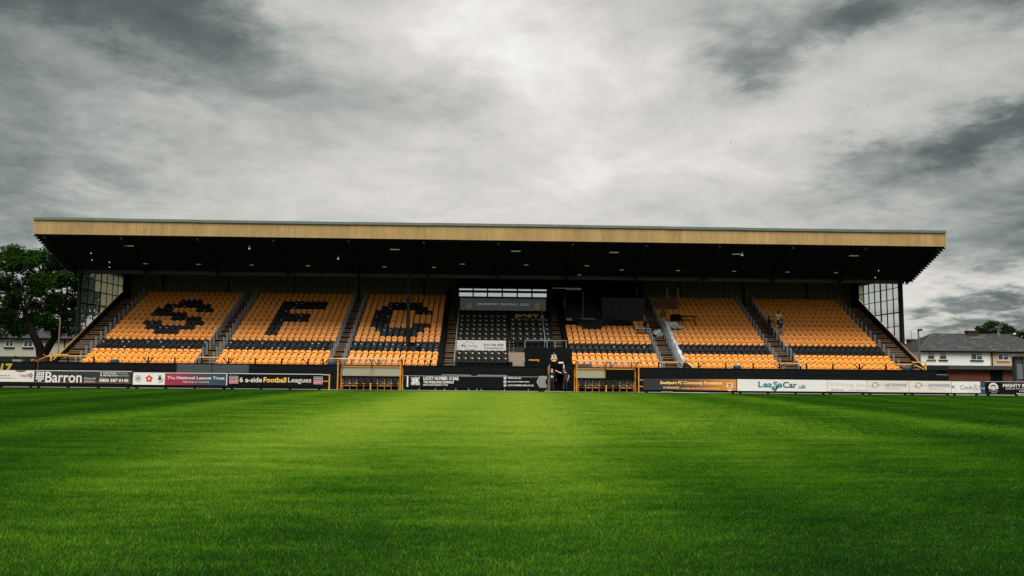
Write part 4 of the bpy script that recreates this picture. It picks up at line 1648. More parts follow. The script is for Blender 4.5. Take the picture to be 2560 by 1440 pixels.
# silver sheet over the railing of the aisle right of the middle
b = MB()
prof = []
N = 40
rs = random.Random(5)
for i in range(N + 1):
    y = 61.95 + i * (69.1 - 61.95) / N
    zf = 1.33 + .543 * max(0, y - 62.5)
    j = lambda s_: rs.uniform(-s_, s_)
    sag = .10 * math.cos(2 * math.pi * (y - 62.68) / .76)          # held up by the posts, sagging between them
    fl = .30 * max(0, 1 - i / 6)
    prof.append([(14.92 + j(.02), y, zf + .10 + j(.06)), (14.93 + j(.03), y + j(.04), zf + .55 + j(.05)), (14.98 + j(.03), y + j(.05), zf + 1.00 + sag * .7 + j(.04)), (15.12 + j(.06), y + j(.06), zf + .93 + sag + j(.07)),
                 (15.28 + j(.07), y + j(.06), zf + .78 + sag + j(.08)), (15.42 + fl + j(.10), y + j(.04), zf + .52 + j(.08))])
for i in range(N):
    for k in range(5):
        b.poly([prof[i][k], prof[i][k + 1], prof[i + 1][k + 1], prof[i + 1][k]])
tag(b.build('plastic_sheet', sheet_s, None, (15.1, 65, 2), False), 'long pale silver sheet draped down the railing and seats beside the aisle', 'sheet')
bm = bmesh.new()
bmesh.ops.create_icosphere(bm, subdivisions=3, radius=1)
for v in bm.verts:
    k = 1 + .25 * math.sin(v.co.x * 6 + 1) * math.cos(v.co.z * 7) + rs.uniform(-.12, .12)
    v.co = Vector((v.co.x * .85 * k, v.co.y * .35 * k, v.co.z * .28 * k))
me = bpy.data.meshes.new('bunched_sheet')
bm.to_mesh(me)
bm.free()
me.materials.append(sheet_s)
o = bpy.data.objects.new('bunched_sheet', me)
o.location = (15.75, 69.0, 5.45)
o.rotation_euler = (0, .25, 0)
COL.objects.link(o)
tag(o, 'crumpled top bunch of pale sheet lying over the orange seats', 'sheet')
o2 = o.copy()
COL.objects.link(o2)
o2.location = (14.35, 68.6, 4.75)
o2.scale = (.55, .8, 1.1)
tag(o2, 'small pale crumpled sheet lying on the aisle steps', 'sheet')

# black tarpaulin over the rear seats of the block beside the tunnel
b = MB()
low = [(7.5, 5.62), (7.75, 5.42), (8.1, 5.15), (8.9, 5.10), (9.6, 5.12), (9.75, 5.42), (10.4, 5.52), (11.4, 5.50), (12.0, 5.58), (12.25, 5.50), (12.35, 5.05), (12.9, 4.98), (13.3, 4.95), (13.55, 5.05)]
top = [(7.2, 6.02), (7.75, 5.98), (8.3, 5.92), (9.0, 5.9), (9.8, 6.0), (10.3, 6.03), (10.8, 5.98), (11.4, 5.93), (12.0, 5.88), (12.3, 5.62), (12.6, 5.38), (13.1, 5.40), (13.4, 5.72), (13.55, 6.02)]
rows_ = []
for t_ in (0, .33, .66, 1.0):
    rows_.append([(lx + (tx - lx) * t_, 68.86 + .55 * t_ + .06 * math.sin(i * 1.7 + t_ * 4), lz + (tz - lz) * t_) for i, ((lx, lz), (tx, tz)) in enumerate(zip(low, top))])
for ra, rb_ in zip(rows_[:-1], rows_[1:]):
    for i in range(len(low) - 1):
        b.poly([ra[i], ra[i + 1], rb_[i + 1], rb_[i]])
bk = [(x, y + .9, z - .25) for x, y, z in rows_[-1]]
for i in range(len(low) - 1):
    b.poly([rows_[-1][i], rows_[-1][i + 1], bk[i + 1], bk[i]])
tag(b.build('tarpaulin', tarp_b, None, (10.5, 69, 5.5), True), 'black tarpaulin thrown over the rear orange seats under the dark curtain', 'tarpaulin')
b = MB()
b.box(7.6, 9.2, 69.5, 69.56, 5.45, 5.80)
for k in range(5):
    b.box(7.58, 9.22, 69.47, 69.50, 5.46 + .07 * k, 5.51 + .07 * k)
tag(b.build('slatted_board', plywood, None, (8.4, 69.5, 5.6)), 'brown slatted board behind the black tarpaulin', 'board')
# row of framed photos on the end of the eighth row
b = MB()
b.box(12.35, 13.62, 68.0, 68.03, 4.86, 5.13)
o = b.build('picture_strip', grey_post, None, (13, 68, 5))
tag(o, 'grey strip of small dark pictures leaning on orange seats by the aisle', 'display board')
for k in range(5):
    b = MB()
    b.box(12.42 + .235 * k, 12.60 + .235 * k, 67.98, 67.999, 4.90, 5.09)
    b.build('picture', [black, navy, red_txt, black, panel_grey][k], o)
# brown boards and black tables on the next block
bb = empty('plywood_boards', (16, 73, 7))
tag(bb, 'tall brown plywood boards standing on the back rows right of the aisle', 'boards')
b = MB()
b.box(15.0, 16.95, 72.3, 72.36, 6.75, 8.05)
b.build('board', plywood, bb)
b = MB()
b.box(15.1, 15.55, 70.8, 70.95, 5.9, 6.9)
b.build('board', plywood, bb)
tb = empty('folding_table', (17.2, 70.0, 5.4))
tag(tb, 'black folding table set across the orange seats', 'table')
b = MB()
b.box(16.65, 17.85, 69.6, 70.2, 6.28, 6.36)
b.build('table_top', black, tb)
for x in (16.70, 17.80):
    for y in (69.65, 70.15):
        b = MB()
        b.bar((x, y, fz(9)), (x, y, 6.28), .05)
        b.build('leg', black, tb)
b = MB()
b.prism([(15.72, 5.9), (16.50, 5.9), (16.52, 6.38), (16.40, 6.46), (15.82, 6.46), (15.70, 6.38)], 'y', 69.5, 69.9)
tag(b.build('equipment_case', black, None, (16.1, 69.7, 6)), 'black square case on the seats beside the folding table', 'case')
b = MB()
b.box(16.05, 16.55, 73.4, 73.6, 7.75, 8.35)
b.bar((16.5, 73.5, 7.2), (16.5, 73.5, 7.75), .07)
tag(b.build('grey_box', mat('grey_green_metal', (.12, .17, .16), .6, .2), None, (16.3, 73.5, 7.5)), 'small grey green box in front of the louvred strips', 'box')

# lamps under the roof
A_ = [-27.7, -7.3, 2.1, 9.8, 19.5, 28.8]
B_ = [-2.1, 3.0, 7.9]
C_ = [-27.4, -23.2, -19.0, -14.5, -8.4, -4.4, 10.8, 15.4, 20.0, 24.4, 28.4]


def strip(x, y, ln, double, label):
    z = sz(y) - .30
    o = empty('strip_light', (x, y, z))
    tag(o, label, 'strip light', 'strip lights under the stand roof')
    b = MB()
    b.box(x - ln / 2, x + ln / 2, y - .06, y + .10, z + .03, z + .09)
    b.box(x - .02, x + .02, y, y + .04, z + .09, z + .30)
    b.build('housing', dark_steel, o)
    for k in range(2 if double else 1):
        b = MB()
        b.bar((x - ln / 2 + .02, y - .05 + .12 * k, z - .12 * k * 0), (x + ln / 2 - .02, y - .05 + .12 * k, z), .06, n=8)
        b.build('tube', lamp_m, o)


for i, x in enumerate(A_):
    strip(x, 63.0, .75, True, 'twin tube strip light behind the tan fascia, %s from left' % ORD[i])
for i, x in enumerate(B_):
    strip(x, 65.0, .38, False, 'short strip light of the middle row over the directors, %s from left' % ORD[i])
for i, x in enumerate(C_):
    strip(x, 65.55, .36, False, 'short strip light in the row nearest the girder, %s from left' % ORD[i])
strip(7.45, 66.4, .30, False, 'short strip light just above the girder right of the tunnel')
for x, y, lab in ((-18.5, 63.0, 'white bell lamp on a bracket under the left part of the roof'), (-11.9, 64.3, 'small white lamp under the roof left of the middle column'), (19.9, 63.0, 'white bell lamp beside a strip light under the right part of the roof')):
    z = sz(y) - .32
    b = MB()
    b.tube([(x, y, z + .22), (x, y, z + .10), (x, y, z - .06)], [.02, .05, .11], 10)
    b.mi = 1
    b.ball((x, y, z - .04), .08, .08, .06, 8, 5)
    b.mi = 2
    b.bar((x, y, z + .2), (x + .85, y, z + .22), .03)
    b.bar((x, y, z + .2), (x, y, z + .33), .03)
    tag(b.build('hanging_lamp', [white_paint, bulb_m, dark_steel], None, (x, y, z)), lab, 'lamp')
for x, y, z, lab in ((-31.0, 64.0, 10.36, 'upper front'), (-31.4, 65.0, 9.95, 'lower front'), (-30.2, 65.4, 9.84, 'upper rear'), (-30.45, 66.0, 9.52, 'lower rear')):
    b = MB()
    b.ball((x, y, z - .05), .036, .036, .036, 8, 6)
    b.mi = 1
    b.bar((x, y, z), (x, y, sz(y)), .02)
    tag(b.build('bulb_light', [bulb_m, black], None, (x, y, z)), 'tiny white bulb under the left roof corner, %s of four' % lab, 'lamp', 'bulbs at the roof corners')
for x, y, z, lab in ((31.8, 65.2, 9.95, 'upper'), (32.0, 66.2, 9.50, 'lower')):
    b = MB()
    b.ball((x, y, z - .05), .036, .036, .036, 8, 6)
    b.mi = 1
    b.bar((x, y, z), (x, y, sz(y)), .02)
    tag(b.build('bulb_light', [bulb_m, black], None, (x, y, z)), 'tiny white bulb under the right roof corner, %s of two' % lab, 'lamp', 'bulbs at the roof corners')

# pitch-side oddments
b = MB()
for k in range(4):
    b.bar((12.9 + .1 * k, 58.72 + .06 * k, .05), (15.9 - .2 * k, 58.78 + .05 * k, .05), .07, n=6)
b.box(12.5, 13.3, 58.66, 58.75, .04, .14)
tag(b.build('pole_bundle', metal_m, None, (14, 58.7, 0)), 'bundle of metal poles lying on the grass edge under the community board', 'poles')
b = MB()
for x0, x1, z0, z1 in ((-17.05, -15.92, .20, .26), (-17.05, -16.98, .26, .50), (-15.99, -15.92, .26, .50)):
    b.box(x0, x1, 59.4, 59.45, z0, z1)
b.mi = 1
b.box(-16.9, -16.35, 59.47, 59.55, .30, .42)
tag(b.build('white_frame', [white_paint, mat('pale_card', (.45, .43, .36), .7, .1)], None, (-16.5, 59.4, 0)), 'white tube frame standing behind the six a side board', 'frame')
drum(3.9, 59.5, .012, 'blue tub behind the right end of the bar company board', .22, .40)
b = MB()
for k in range(9):
    b.bar((-20.9 + .27 * k, 59.5, 0), (-20.9 + .27 * k, 59.5, .24), .035)
b.bar((-20.95, 59.5, .24), (-18.7, 59.5, .24), .04)
tag(b.build('low_black_rack', black, None, (-20, 59.5, 0)), 'low black rack seen below the National League board', 'rack')

# ------------------------------------------------------------------ outer walls left and right of the stand
b = MB()
b.box(-60, -33.4, 61.6, 61.85, 0, 1.79)
b.box(-60, -33.4, 61.57, 61.88, 1.792, 1.83)
o = b.build('painted_wall', black_wall, None, (-45, 61.7, 0))
tag(o, 'low black wall with yellow lettering left of the stand', 'wall')
lettering('2017', -37.0, -35.05, .95, 1.70, 61.592, yellow_t, o, bold=.04, shear=.12)
b = MB()
b.box(-75, -37.6, 84.8, 85.0, 0, 2.45)
for k in range(16):
    b.box(-74.5 + 2.4 * k, -74.35 + 2.4 * k, 84.7, 84.8, 0, 2.5)
tag(b.build('boundary_wall', dark_steel, None, (-55, 85, 0)), 'dark boundary fence in front of the cream house at left', 'fence')
b = MB()
b.box(-37.9, -37.15, 66.5, 66.9, 0, 2.02)
b.box(-37.88, -37.13, 66.48, 66.5, 1.9, 1.94)
tag(b.build('block_pillar', mat('grey_block', (.17, .17, .16), .9, .3), None, (-37.5, 66.7, 0)), 'grey concrete block pillar behind the low black wall', 'pillar')
brk = bpy.data.materials.new('brickwork')
brk.use_nodes = True
q = NT(brk.node_tree)
bt = q.n.new('ShaderNodeTexBrick')
geo = q.n.new('ShaderNodeNewGeometry')
sx, sy, sz_ = q.sep(geo.outputs['Position'])
q.l.new(q.comb(sx, sz_, 0), bt.inputs['Vector'])
bt.inputs['Scale'].default_value = 1.0
bt.inputs['Brick Width'].default_value = .225
bt.inputs['Row Height'].default_value = .075
bt.inputs['Mortar Size'].default_value = .008
bt.inputs['Color1'].default_value = (.15, .033, .012, 1)
bt.inputs['Color2'].default_value = (.075, .017, .008, 1)
bt.inputs['Mortar'].default_value = (.055, .03, .02, 1)
nn = q.noise(geo.outputs['Position'], 2.5, 5, .7)
cc = q.mix(q.mapr(nn, .60, .70, 0, .7), bt.outputs[0], (.30, .17, .09))
q.l.new(cc, q.n['Principled BSDF'].inputs['Base Color'])
q.n['Principled BSDF'].inputs['Roughness'].default_value = .9
bp = q.n.new('ShaderNodeBump')
bp.inputs['Distance'].default_value = .01
q.l.new(bt.outputs['Fac'], bp.inputs['Height'])
bp.invert = True
q.l.new(bp.outputs[0], q.n['Principled BSDF'].inputs['Normal'])
b = MB()
b.box(-34.6, -33.45, 63.2, 63.4, 0, 2.05)
tag(b.build('brick_pier', brk, None, (-34, 63.3, 0)), 'short red brick pier left of the stand below the orange rail', 'wall')
b = MB()
b.bar((-33.95, 63.1, 2.02), (-33.4, 63.1, 2.24), .05)
b.ball((-33.36, 63.1, 2.25), .09, .07, .07, 8, 6)
b.bar((-34.55, 63.1, 1.95), (-34.35, 63.1, 2.0), .08)
tag(b.build('turnstile_arm', orange_paint, None, (-33.7, 63.1, 2)), 'orange lever arm on the brick pier left of the stand', 'lever')
b = MB()
b.bar((-41.3, 80, 0), (-41.3, 80, 6.0), .12, n=8)
tag(b.build('rusty_pole', mat('rusted_steel', (.17, .10, .055), .8, .4, 2), None, (-41.3, 80, 0)), 'thin rusty pole between the big tree and the stand', 'pole')
b = MB()
pts_ = [(-33.03, 63.6, 2.19), (-33.2, 63.3, 2.25), (-33.6, 63.2, 2.30), (-33.75, 63.2, 2.42)]
b.tube(pts_, .022, 6)
b.build('end_handrail', orange_paint, GS)
b = MB()
pts_ = [(34.31, 64.0, 2.44), (34.45, 63.6, 2.50), (34.8, 63.5, 2.56), (35.2, 63.5, 2.56)]
b.tube(pts_, .022, 6)
b.build('end_handrail', orange_paint, GS)

# brick club building at the right
bl = empty('brick_building', (46.5, 75, 0))
tag(bl, 'low red brick building with black door and flat dark roof at right', 'building')
for x0, x1 in ((41.0, 46.75), (47.95, 60.0)):
    b = MB()
    b.box(x0, x1, 75, 75.25, 0, 2.0)
    b.build('wall', brk, bl)
b = MB()
b.box(46.78, 47.92, 75.08, 75.16, 0, 1.98)
b.build('door', black, bl)
b = MB()
b.box(40.9, 60.2, 74.5, 84, 2.003, 2.36)
b.build('roof', mat('dark_green_felt', (.022, .030, .028), .8, .3), bl)
b = MB()
b.box(39.6, 42.3, 74.3, 75.8, 0, 1.45)
b.box(40.1, 42.4, 74.2, 76.0, 1.9, 2.28)
b.box(40.3, 42.2, 74.5, 75.8, 1.45, 1.9)
o = b.build('dark_kiosk', dark_steel, None, (41, 75, 0))
tag(o, 'dark flat-roofed kiosk left of the brick building', 'kiosk')
b = MB()
b.bar((40.35, 74.15, 1.70), (40.35, 74.15, 1.50), .06, n=6)
b.bar((40.35, 74.15, 1.50), (42.2, 74.15, 1.48), .04, n=6)
b.build('pipe', grey_post, o)
cb = empty('louvred_cabin', (47, 70, 0))
tag(cb, 'dark cabin with pale horizontal louvres at the right edge', 'cabin')
b = MB()
b.box(45.95, 50, 70, 70.5, 0, 3.1)
b.prism([(45.5, 3.12), (50.2, 3.12), (50.2, 3.32), (46.2, 3.34), (45.75, 3.26)], 'y', 69.7, 70.7)
b.box(46.52, 46.70, 69.88, 69.99, .4, 3.1)
b.build('shell', panel_grey, cb)
for k in range(14):
    b = MB()
    b.box(46.02, 46.50, 69.93, 69.985, 1.22 + .09 * k, 1.262 + .09 * k)
    b.build('slat', grey_post, cb)
    b = MB()
    b.box(46.74, 48.5, 69.93, 69.985, 1.22 + .09 * k, 1.262 + .09 * k)
    b.build('slat', panel_grey, cb)
lp = empty('lamp_post', (50.9, 95, 0))
tag(lp, 'grey lamp post with box lamp in front of the white house', 'lamp post')
b = MB()
b.tube([(50.85, 95, 0), (50.85, 95, 3), (50.85, 95, 6.75)], [.12, .10, .085], 10)
b.build('pole', mat('lamp_post_grey', (.06, .07, .068), .6, .2), lp)
b = MB()
b.prism([(50.8, 6.55), (51.3, 6.60), (51.3, 6.82), (50.8, 6.80)], 'y', 94.85, 95.15)
b.build('lamp_head', dark_steel, lp)

# ------------------------------------------------------------------ houses
def window(house, x0, x1, z0, z1, y, lay, sill):
    f = MB()
    t_ = .09
    f.box(x0, x1, y - .06, y, z0, z0 + t_)
    f.box(x0, x1, y - .06, y, z1 - t_, z1)
    f.box(x0, x0 + t_, y - .06, y, z0 + t_, z1 - t_)
    f.box(x1 - t_, x1, y - .06, y, z0 + t_, z1 - t_)
    cells = []
    if lay == 'bar':
        zm = z0 + (z1 - z0) * .62
        f.box(x0 + t_, x1 - t_, y - .06, y, zm, zm + t_)
        cells = [(x0 + t_, x1 - t_, z0 + t_, zm), (x0 + t_, x1 - t_, zm + t_, z1 - t_)]
    else:
        xm = x0 + (x1 - x0) * .46
        f.box(xm, xm + t_, y - .06, y, z0 + t_, z1 - t_)
        cells = [(x0 + t_, xm, z0 + t_, z1 - t_)]
        if lay == 'split':
            zm = z0 + (z1 - z0) * .58
            f.box(xm + t_, x1 - t_, y - .06, y, zm, zm + t_)
            cells += [(xm + t_, x1 - t_, z0 + t_, zm), (xm + t_, x1 - t_, zm + t_, z1 - t_)]
        else:
            cells += [(xm + t_, x1 - t_, z0 + t_, z1 - t_)]
    fo = f.build('window', upvc, house)
    for k, (a, b_, c, d) in enumerate(cells):
        p = MB()
        p.box(a, b_, y - .035, y - .02, c, d)
        p.build('pane', win_dark, fo)
        if k == 0 and lay == 'bar':
            p = MB()
            p.box(a + (b_ - a) * .5, b_ - .05, y - .012, y - .005, c, d)
            p.build('net_curtain', curtain_pale, fo)
    s_ = MB()
    s_.box(x0 - .12, x1 + .12, y - .16, y + .01, z0 - .17, z0 - .02)
    s_.build('sill', sill, fo)


def roof_hip(house, x0, x1, y0, y1, zE, zR, hip):
    """hipped roof of overlapping slate courses"""
    ym = (y0 + y1) / 2
    b = MB()
    n = 24
    for side in (0, 1):
        for k in range(n):
            t0, t1 = k / n, (k + 1) / n
            ya = y0 + (ym - y0) * t0 if side == 0 else y1 + (ym - y1) * t0
            yb = y0 + (ym - y0) * t1 if side == 0 else y1 + (ym - y1) * t1
            za, zb = zE + (zR - zE) * t0, zE + (zR - zE) * t1
            xa0, xa1, xb0, xb1 = x0 + hip * t0, x1 - hip * t0, x0 + hip * t1, x1 - hip * t1
            s_ = -1 if side == 0 else 1
            b.poly([(xa0, ya + s_ * .02, za + .05), (xa1, ya + s_ * .02, za + .05), (xb1, yb, zb + .012), (xb0, yb, zb + .012)])
            b.poly([(xa0, ya + s_ * .02, za + .05), (xa1, ya + s_ * .02, za + .05), (xa1, ya + s_ * .02, za), (xa0, ya + s_ * .02, za)])
    for xa, xr_, s_ in ((x0, x0 + hip, -1), (x1, x1 - hip, 1)):
        for k in range(n):
            t0, t1 = k / n, (k + 1) / n
            q0, q1 = xa + (xr_ - xa) * t0, xa + (xr_ - xa) * t1
            b.poly([(q0 + s_ * .02, y0 + (ym - y0) * t0, zE + (zR - zE) * t0 + .05), (q0 + s_ * .02, y1 + (ym - y1) * t0, zE + (zR - zE) * t0 + .05),
                    (q1, y1 + (ym - y1) * t1, zE + (zR - zE) * t1 + .012), (q1, y0 + (ym - y0) * t1, zE + (zR - zE) * t1 + .012)])
    ro = b.build('roof', slate, house)
    b = MB()
    b.bar((x0 + hip, ym, zR + .06), (x1 - hip, ym, zR + .06), .22, .14)
    for x, xr_ in ((x0, x0 + hip), (x1, x1 - hip)):
        for y in (y0, y1):
            b.bar((x, y, zE + .05), (xr_, ym, zR + .06), .16, .08)
    b.build('ridge_tiles', mat('ridge_tile', (.05, .05, .05), .8, .3), ro)
    b = MB()
    b.box(x0 + .05, x1 - .05, y0 + .02, y0 + .16, zE - .20, zE - .02)
    b.box(x0 + .03, x1 - .03, y0 - .09, y0 + .018, zE - .12, zE - .01)
    b.build('gutter', black, ro)
    return ro


H = empty('semi_detached_house', (76, 122, 0))
tag(H, 'white and beige semi-detached house with mossy slate hipped roof at right', 'house')
b = MB()
b.box(65.55, 76.15, 122, 131, 0, 5.0)
b.build('wall', render_w, H)
b = MB()
b.box(76.153, 86.6, 122, 131, 0, 5.0)
b.build('wall', render_b, H)
rf = roof_hip(H, 64.95, 87.2, 121.5, 131.5, 5.0, 7.75, 4.9)
for x0, x1, lay, s_ in ((66.5, 67.65, 'bar', black), (68.33, 69.5, 'bar', black), (73.2, 75.0, 'split', black), (77.35, 79.05, 'split', render_b)):
    window(H, x0, x1, 3.68, 4.72, 122, lay, s_)
b = MB()
b.bar((76.45, 121.92, 0), (76.45, 121.92, 4.9), .16, n=8)
b.build('downpipe', black, H)
for x0, x1, y0, z0, z1, lab in ((75.35, 76.9, 126.0, 6.6, 8.35, 1), (67.3, 68.6, 128.6, 5.4, 7.0, 0)):
    b = MB()
    b.box(x0, x1, y0, y0 + .9, z0, z1)
    b.box(x0 - .1, x1 + .1, y0 - .1, y0 + 1.0, z1 - .18, z1)
    ch = b.build('chimney', chim_m, H)
    for k in range(3 if lab else 1):
        b = MB()
        x = x0 + .45 + .32 * k
        b.tube([(x, y0 + .45, z1), (x, y0 + .45, z1 + .30)], [.13, .11], 8)
        b.build('chimney_pot', mat('pale_pot', (.42, .36, .30), .8, .2), ch)
b = MB()
b.box(75.3, 76.95, 125.2, 126.0, 7.15, 7.28)
b.bar((76.9, 125.2, 7.12), (78.6, 123.4, 6.12), .07, .04)
b.build('lead_flashing', mat('pale_flashing', (.17, .16, .14), .7, .3, 3), H)
ae = MB()
ae.bar((67.9, 129, 7.0), (67.9, 129, 8.3), .04)
ae.bar((67.7, 129, 7.95), (69.6, 129, 8.02), .025)
for k in range(5):
    ae.bar((67.75 + .3 * k, 128.7, 7.96), (67.75 + .3 * k, 129.3, 7.96), .02)
ae.bar((67.6, 129, 8.2), (68.2, 129, 8.2), .03)
tag(ae.build('tv_aerial', black, None, (67.9, 129, 7)), 'television aerial on the far left chimney of the white house', 'aerial')
b = MB()
b.ball((83.0, 126.3, 7.9), .24, .10, .14, 10, 6)
tag(b.build('satellite_dish', white_paint, None, (83, 126.3, 7.8)), 'small white dish on the ridge of the white house', 'satellite dish')

H2 = empty('cream_house', (-66, 112, 0))
tag(H2, 'cream rendered house with slate roof behind the big tree at left', 'house')
b = MB()
b.box(-80, -56.1, 112, 121, 0, 5.2)
b.build('wall', render_c, H2)
roof_hip(H2, -80.6, -55.5, 111.5, 121.5, 5.2, 8.0, 4.9)
for x0, x1 in ((-64.9, -63.75), (-62.45, -61.2)):
    window(H2, x0, x1, 3.98, 5.02, 112, 'pair', black)
b = MB()
b.bar((-57.0, 111.92, 0), (-57.0, 111.92, 5.1), .14, n=8)
b.build('downpipe', black, H2)
b = MB()
b.box(-69.5, -68, 116, 117, 7.0, 9.0)
b.build('chimney', chim_m, H2)

# ------------------------------------------------------------------ trees
def leaf_material(name, a, b_, c):
    mt = bpy.data.materials.new(name)
    mt.use_nodes = True
    q = NT(mt.node_tree)
    q.n.remove(q.n['Principled BSDF'])
    geo = q.n.new('ShaderNodeNewGeometry')
    nz = q.noise(geo.outputs['Position'], .5, 3)
    f = q.math('ADD', q.math('MULTIPLY', geo.outputs['Random Per Island'], .55), q.math('MULTIPLY', nz, .5))
    col = q.ramp(f, (.1, tuple(v * .48 for v in a)), (.5, tuple(v * .48 for v in b_)), (.9, tuple(v * .52 for v in c)))
    df = q.n.new('ShaderNodeBsdfDiffuse')
    tl = q.n.new('ShaderNodeBsdfTranslucent')
    q.l.new(col, df.inputs[0])
    q.l.new(col, tl.inputs[0])
    ms = q.n.new('ShaderNodeMixShader')
    ms.inputs[0].default_value = .3
    q.l.new(df.outputs[0], ms.inputs[1])
    q.l.new(tl.outputs[0], ms.inputs[2])
    q.l.new(ms.outputs[0], q.n['Material Output'].inputs['Surface'])
    return mt


leaf_a = leaf_material('broad_leaves', (.010, .030, .005), (.022, .065, .010), (.050, .115, .018))
leaf_b = leaf_material('dark_leaves', (.010, .026, .008), (.020, .048, .012), (.038, .075, .020))


def crown_mesh(name, clumps, per, size, spread, mt, seed, flat=.7):
    r = np.random.default_rng(seed)
    V, F = [], []
    for (cx_, cy_, cz_, s_) in clumps:
        n = int(per * s_)
        d = r.normal(size=(n, 3))
        d /= np.linalg.norm(d, axis=1)[:, None]
        rad = spread * s_ * r.uniform(.25, 1, n) ** .6
        p = d * rad[:, None] * np.array([1, 1, flat]) + np.array([cx_, cy_, cz_])
        nrm = d * .6 + r.normal(size=(n, 3)) * .7 + np.array([0, 0, .5])
        nrm /= np.linalg.norm(nrm, axis=1)[:, None]
        t = np.cross(nrm, r.normal(size=(n, 3)))
        t /= np.linalg.norm(t, axis=1)[:, None]
        u = np.cross(nrm, t)
        L = size * r.uniform(.6, 1.3, n)[:, None]
        W_ = L * .42
        q = np.stack([p - t * L, p + u * W_, p + t * L, p - u * W_], 1)
        o_ = len(V) * 4 if False else sum(len(v) for v in V)
        V.append(q.reshape(-1, 3))
        F += (np.arange(4 * n).reshape(-1, 4) + o_).tolist()
    me = bpy.data.meshes.new(name)
    me.from_pydata(np.concatenate(V).tolist(), [], F)
    me.materials.append(mt)
    return me


def tree(name, label, base, ctr, rad, n_cl, per, size, spread, mt, seed, trunks, group=None, gaps=.0):
    r = random.Random(seed)
    T = empty(name, base)
    tag(T, label, 'tree', group)
    cl = []
    tries = 0
    while len(cl) < n_cl and tries < 9000:
        tries += 1
        d = Vector((r.gauss(0, 1), r.gauss(0, 1), r.gauss(0, 1))).normalized()
        k = r.uniform(.45, 1.0) ** .5
        lump = 1 + .16 * math.sin(d.x * 5 + seed) * math.cos(d.z * 4 + seed * 2)
        p = Vector((ctr[0] + d.x * rad[0] * k * lump, ctr[1] + d.y * rad[1] * k * lump, ctr[2] + d.z * rad[2] * k * lump))
        if p.z < ctr[2] - rad[2] * .86:
            continue
        cl.append((p.x, p.y, p.z, r.uniform(.6, 1.25)))
    me = crown_mesh('crown', cl, per, size, spread, mt, seed)
    o = bpy.data.objects.new('crown', me)
    COL.objects.link(o)
    o.parent = T
    o.matrix_parent_inverse = Matrix.Translation(Vector(base)).inverted()
    b = MB()
    for pts_, rr in trunks:
        b.tube(pts_, rr, 10)
    b.build('trunk', bark, T, smooth=True)
    bx, by, bz = trunks[0][0][-1]
    b = MB()
    for i in range(min(34, len(cl))):
        c = cl[(i * 7) % len(cl)]
        st = Vector(trunks[i % len(trunks)][0][-1])
        e = Vector(c[:3])
        mid_ = st.lerp(e, .5) + Vector((r.uniform(-.4, .4), r.uniform(-.4, .4), r.uniform(.2, .8)))
        b.tube([st, mid_, e], [trunks[i % len(trunks)][1][-1] * .38, .07, .02], 6)
    b.build('limbs', bark, T, smooth=True)
    return T


tree('broadleaf_tree', 'large broad dark green tree left of the stand in front of the cream house', (-48.2, 90, 0), (-50.2, 90, 9.5), (8.8, 7.5, 5.1), 175, 330, .18, 1.15, leaf_a, 4,
     [([(-48.2, 90, 0), (-48.2, 90, 2.5), (-48.5, 90, 3.6), (-49.3, 90, 5.0), (-50.4, 90, 7.5)], [.62, .50, .42, .36, .22]),
      ([(-48.1, 90, 1.0), (-48.0, 90, 2.6), (-47.4, 90, 3.8), (-46.6, 90, 5.2), (-46.0, 90, 7.5)], [.45, .42, .38, .30, .18])])
tree('round_tree', 'dark round tree rising behind the chimney of the white house', (95, 150, 0), (95.0, 150, 8.8), (3.9, 3.5, 2.9), 44, 150, .20, 1.0, leaf_b, 9, [([(95, 150, 0), (95, 150, 4), (95, 150, 7.5)], [.4, .3, .2])], 'trees beyond the houses')
tree('round_tree', 'lower dark tree at the right edge beyond the house roof', (107, 160, 0), (108.0, 160, 7.6), (5.5, 3.5, 2.3), 40, 120, .22, 1.0, leaf_b, 12, [([(107, 160, 0), (107, 160, 4), (107, 160, 6.5)], [.4, .3, .2])], 'trees beyond the houses')
tree('round_tree', 'small treetop peeking over the ridge left of the chimney', (85.2, 146, 0), (85.4, 146, 7.6), (1.5, 1.2, 1.0), 8, 80, .18, .7, leaf_b, 15, [([(85.2, 146, 0), (85.2, 146, 4), (85.2, 146, 7.0)], [.2, .15, .1])], 'trees beyond the houses')
b = MB()
b.bar((112.6, 165, 0), (112.6, 165, 12.2), .2, n=6)
b.bar((112.3, 165, 11.9), (112.9, 165, 11.9), .1)
tag(b.build('utility_pole', dark_steel, None, (112.6, 165, 0)), 'thin far pole above the trees at the right edge', 'pole')

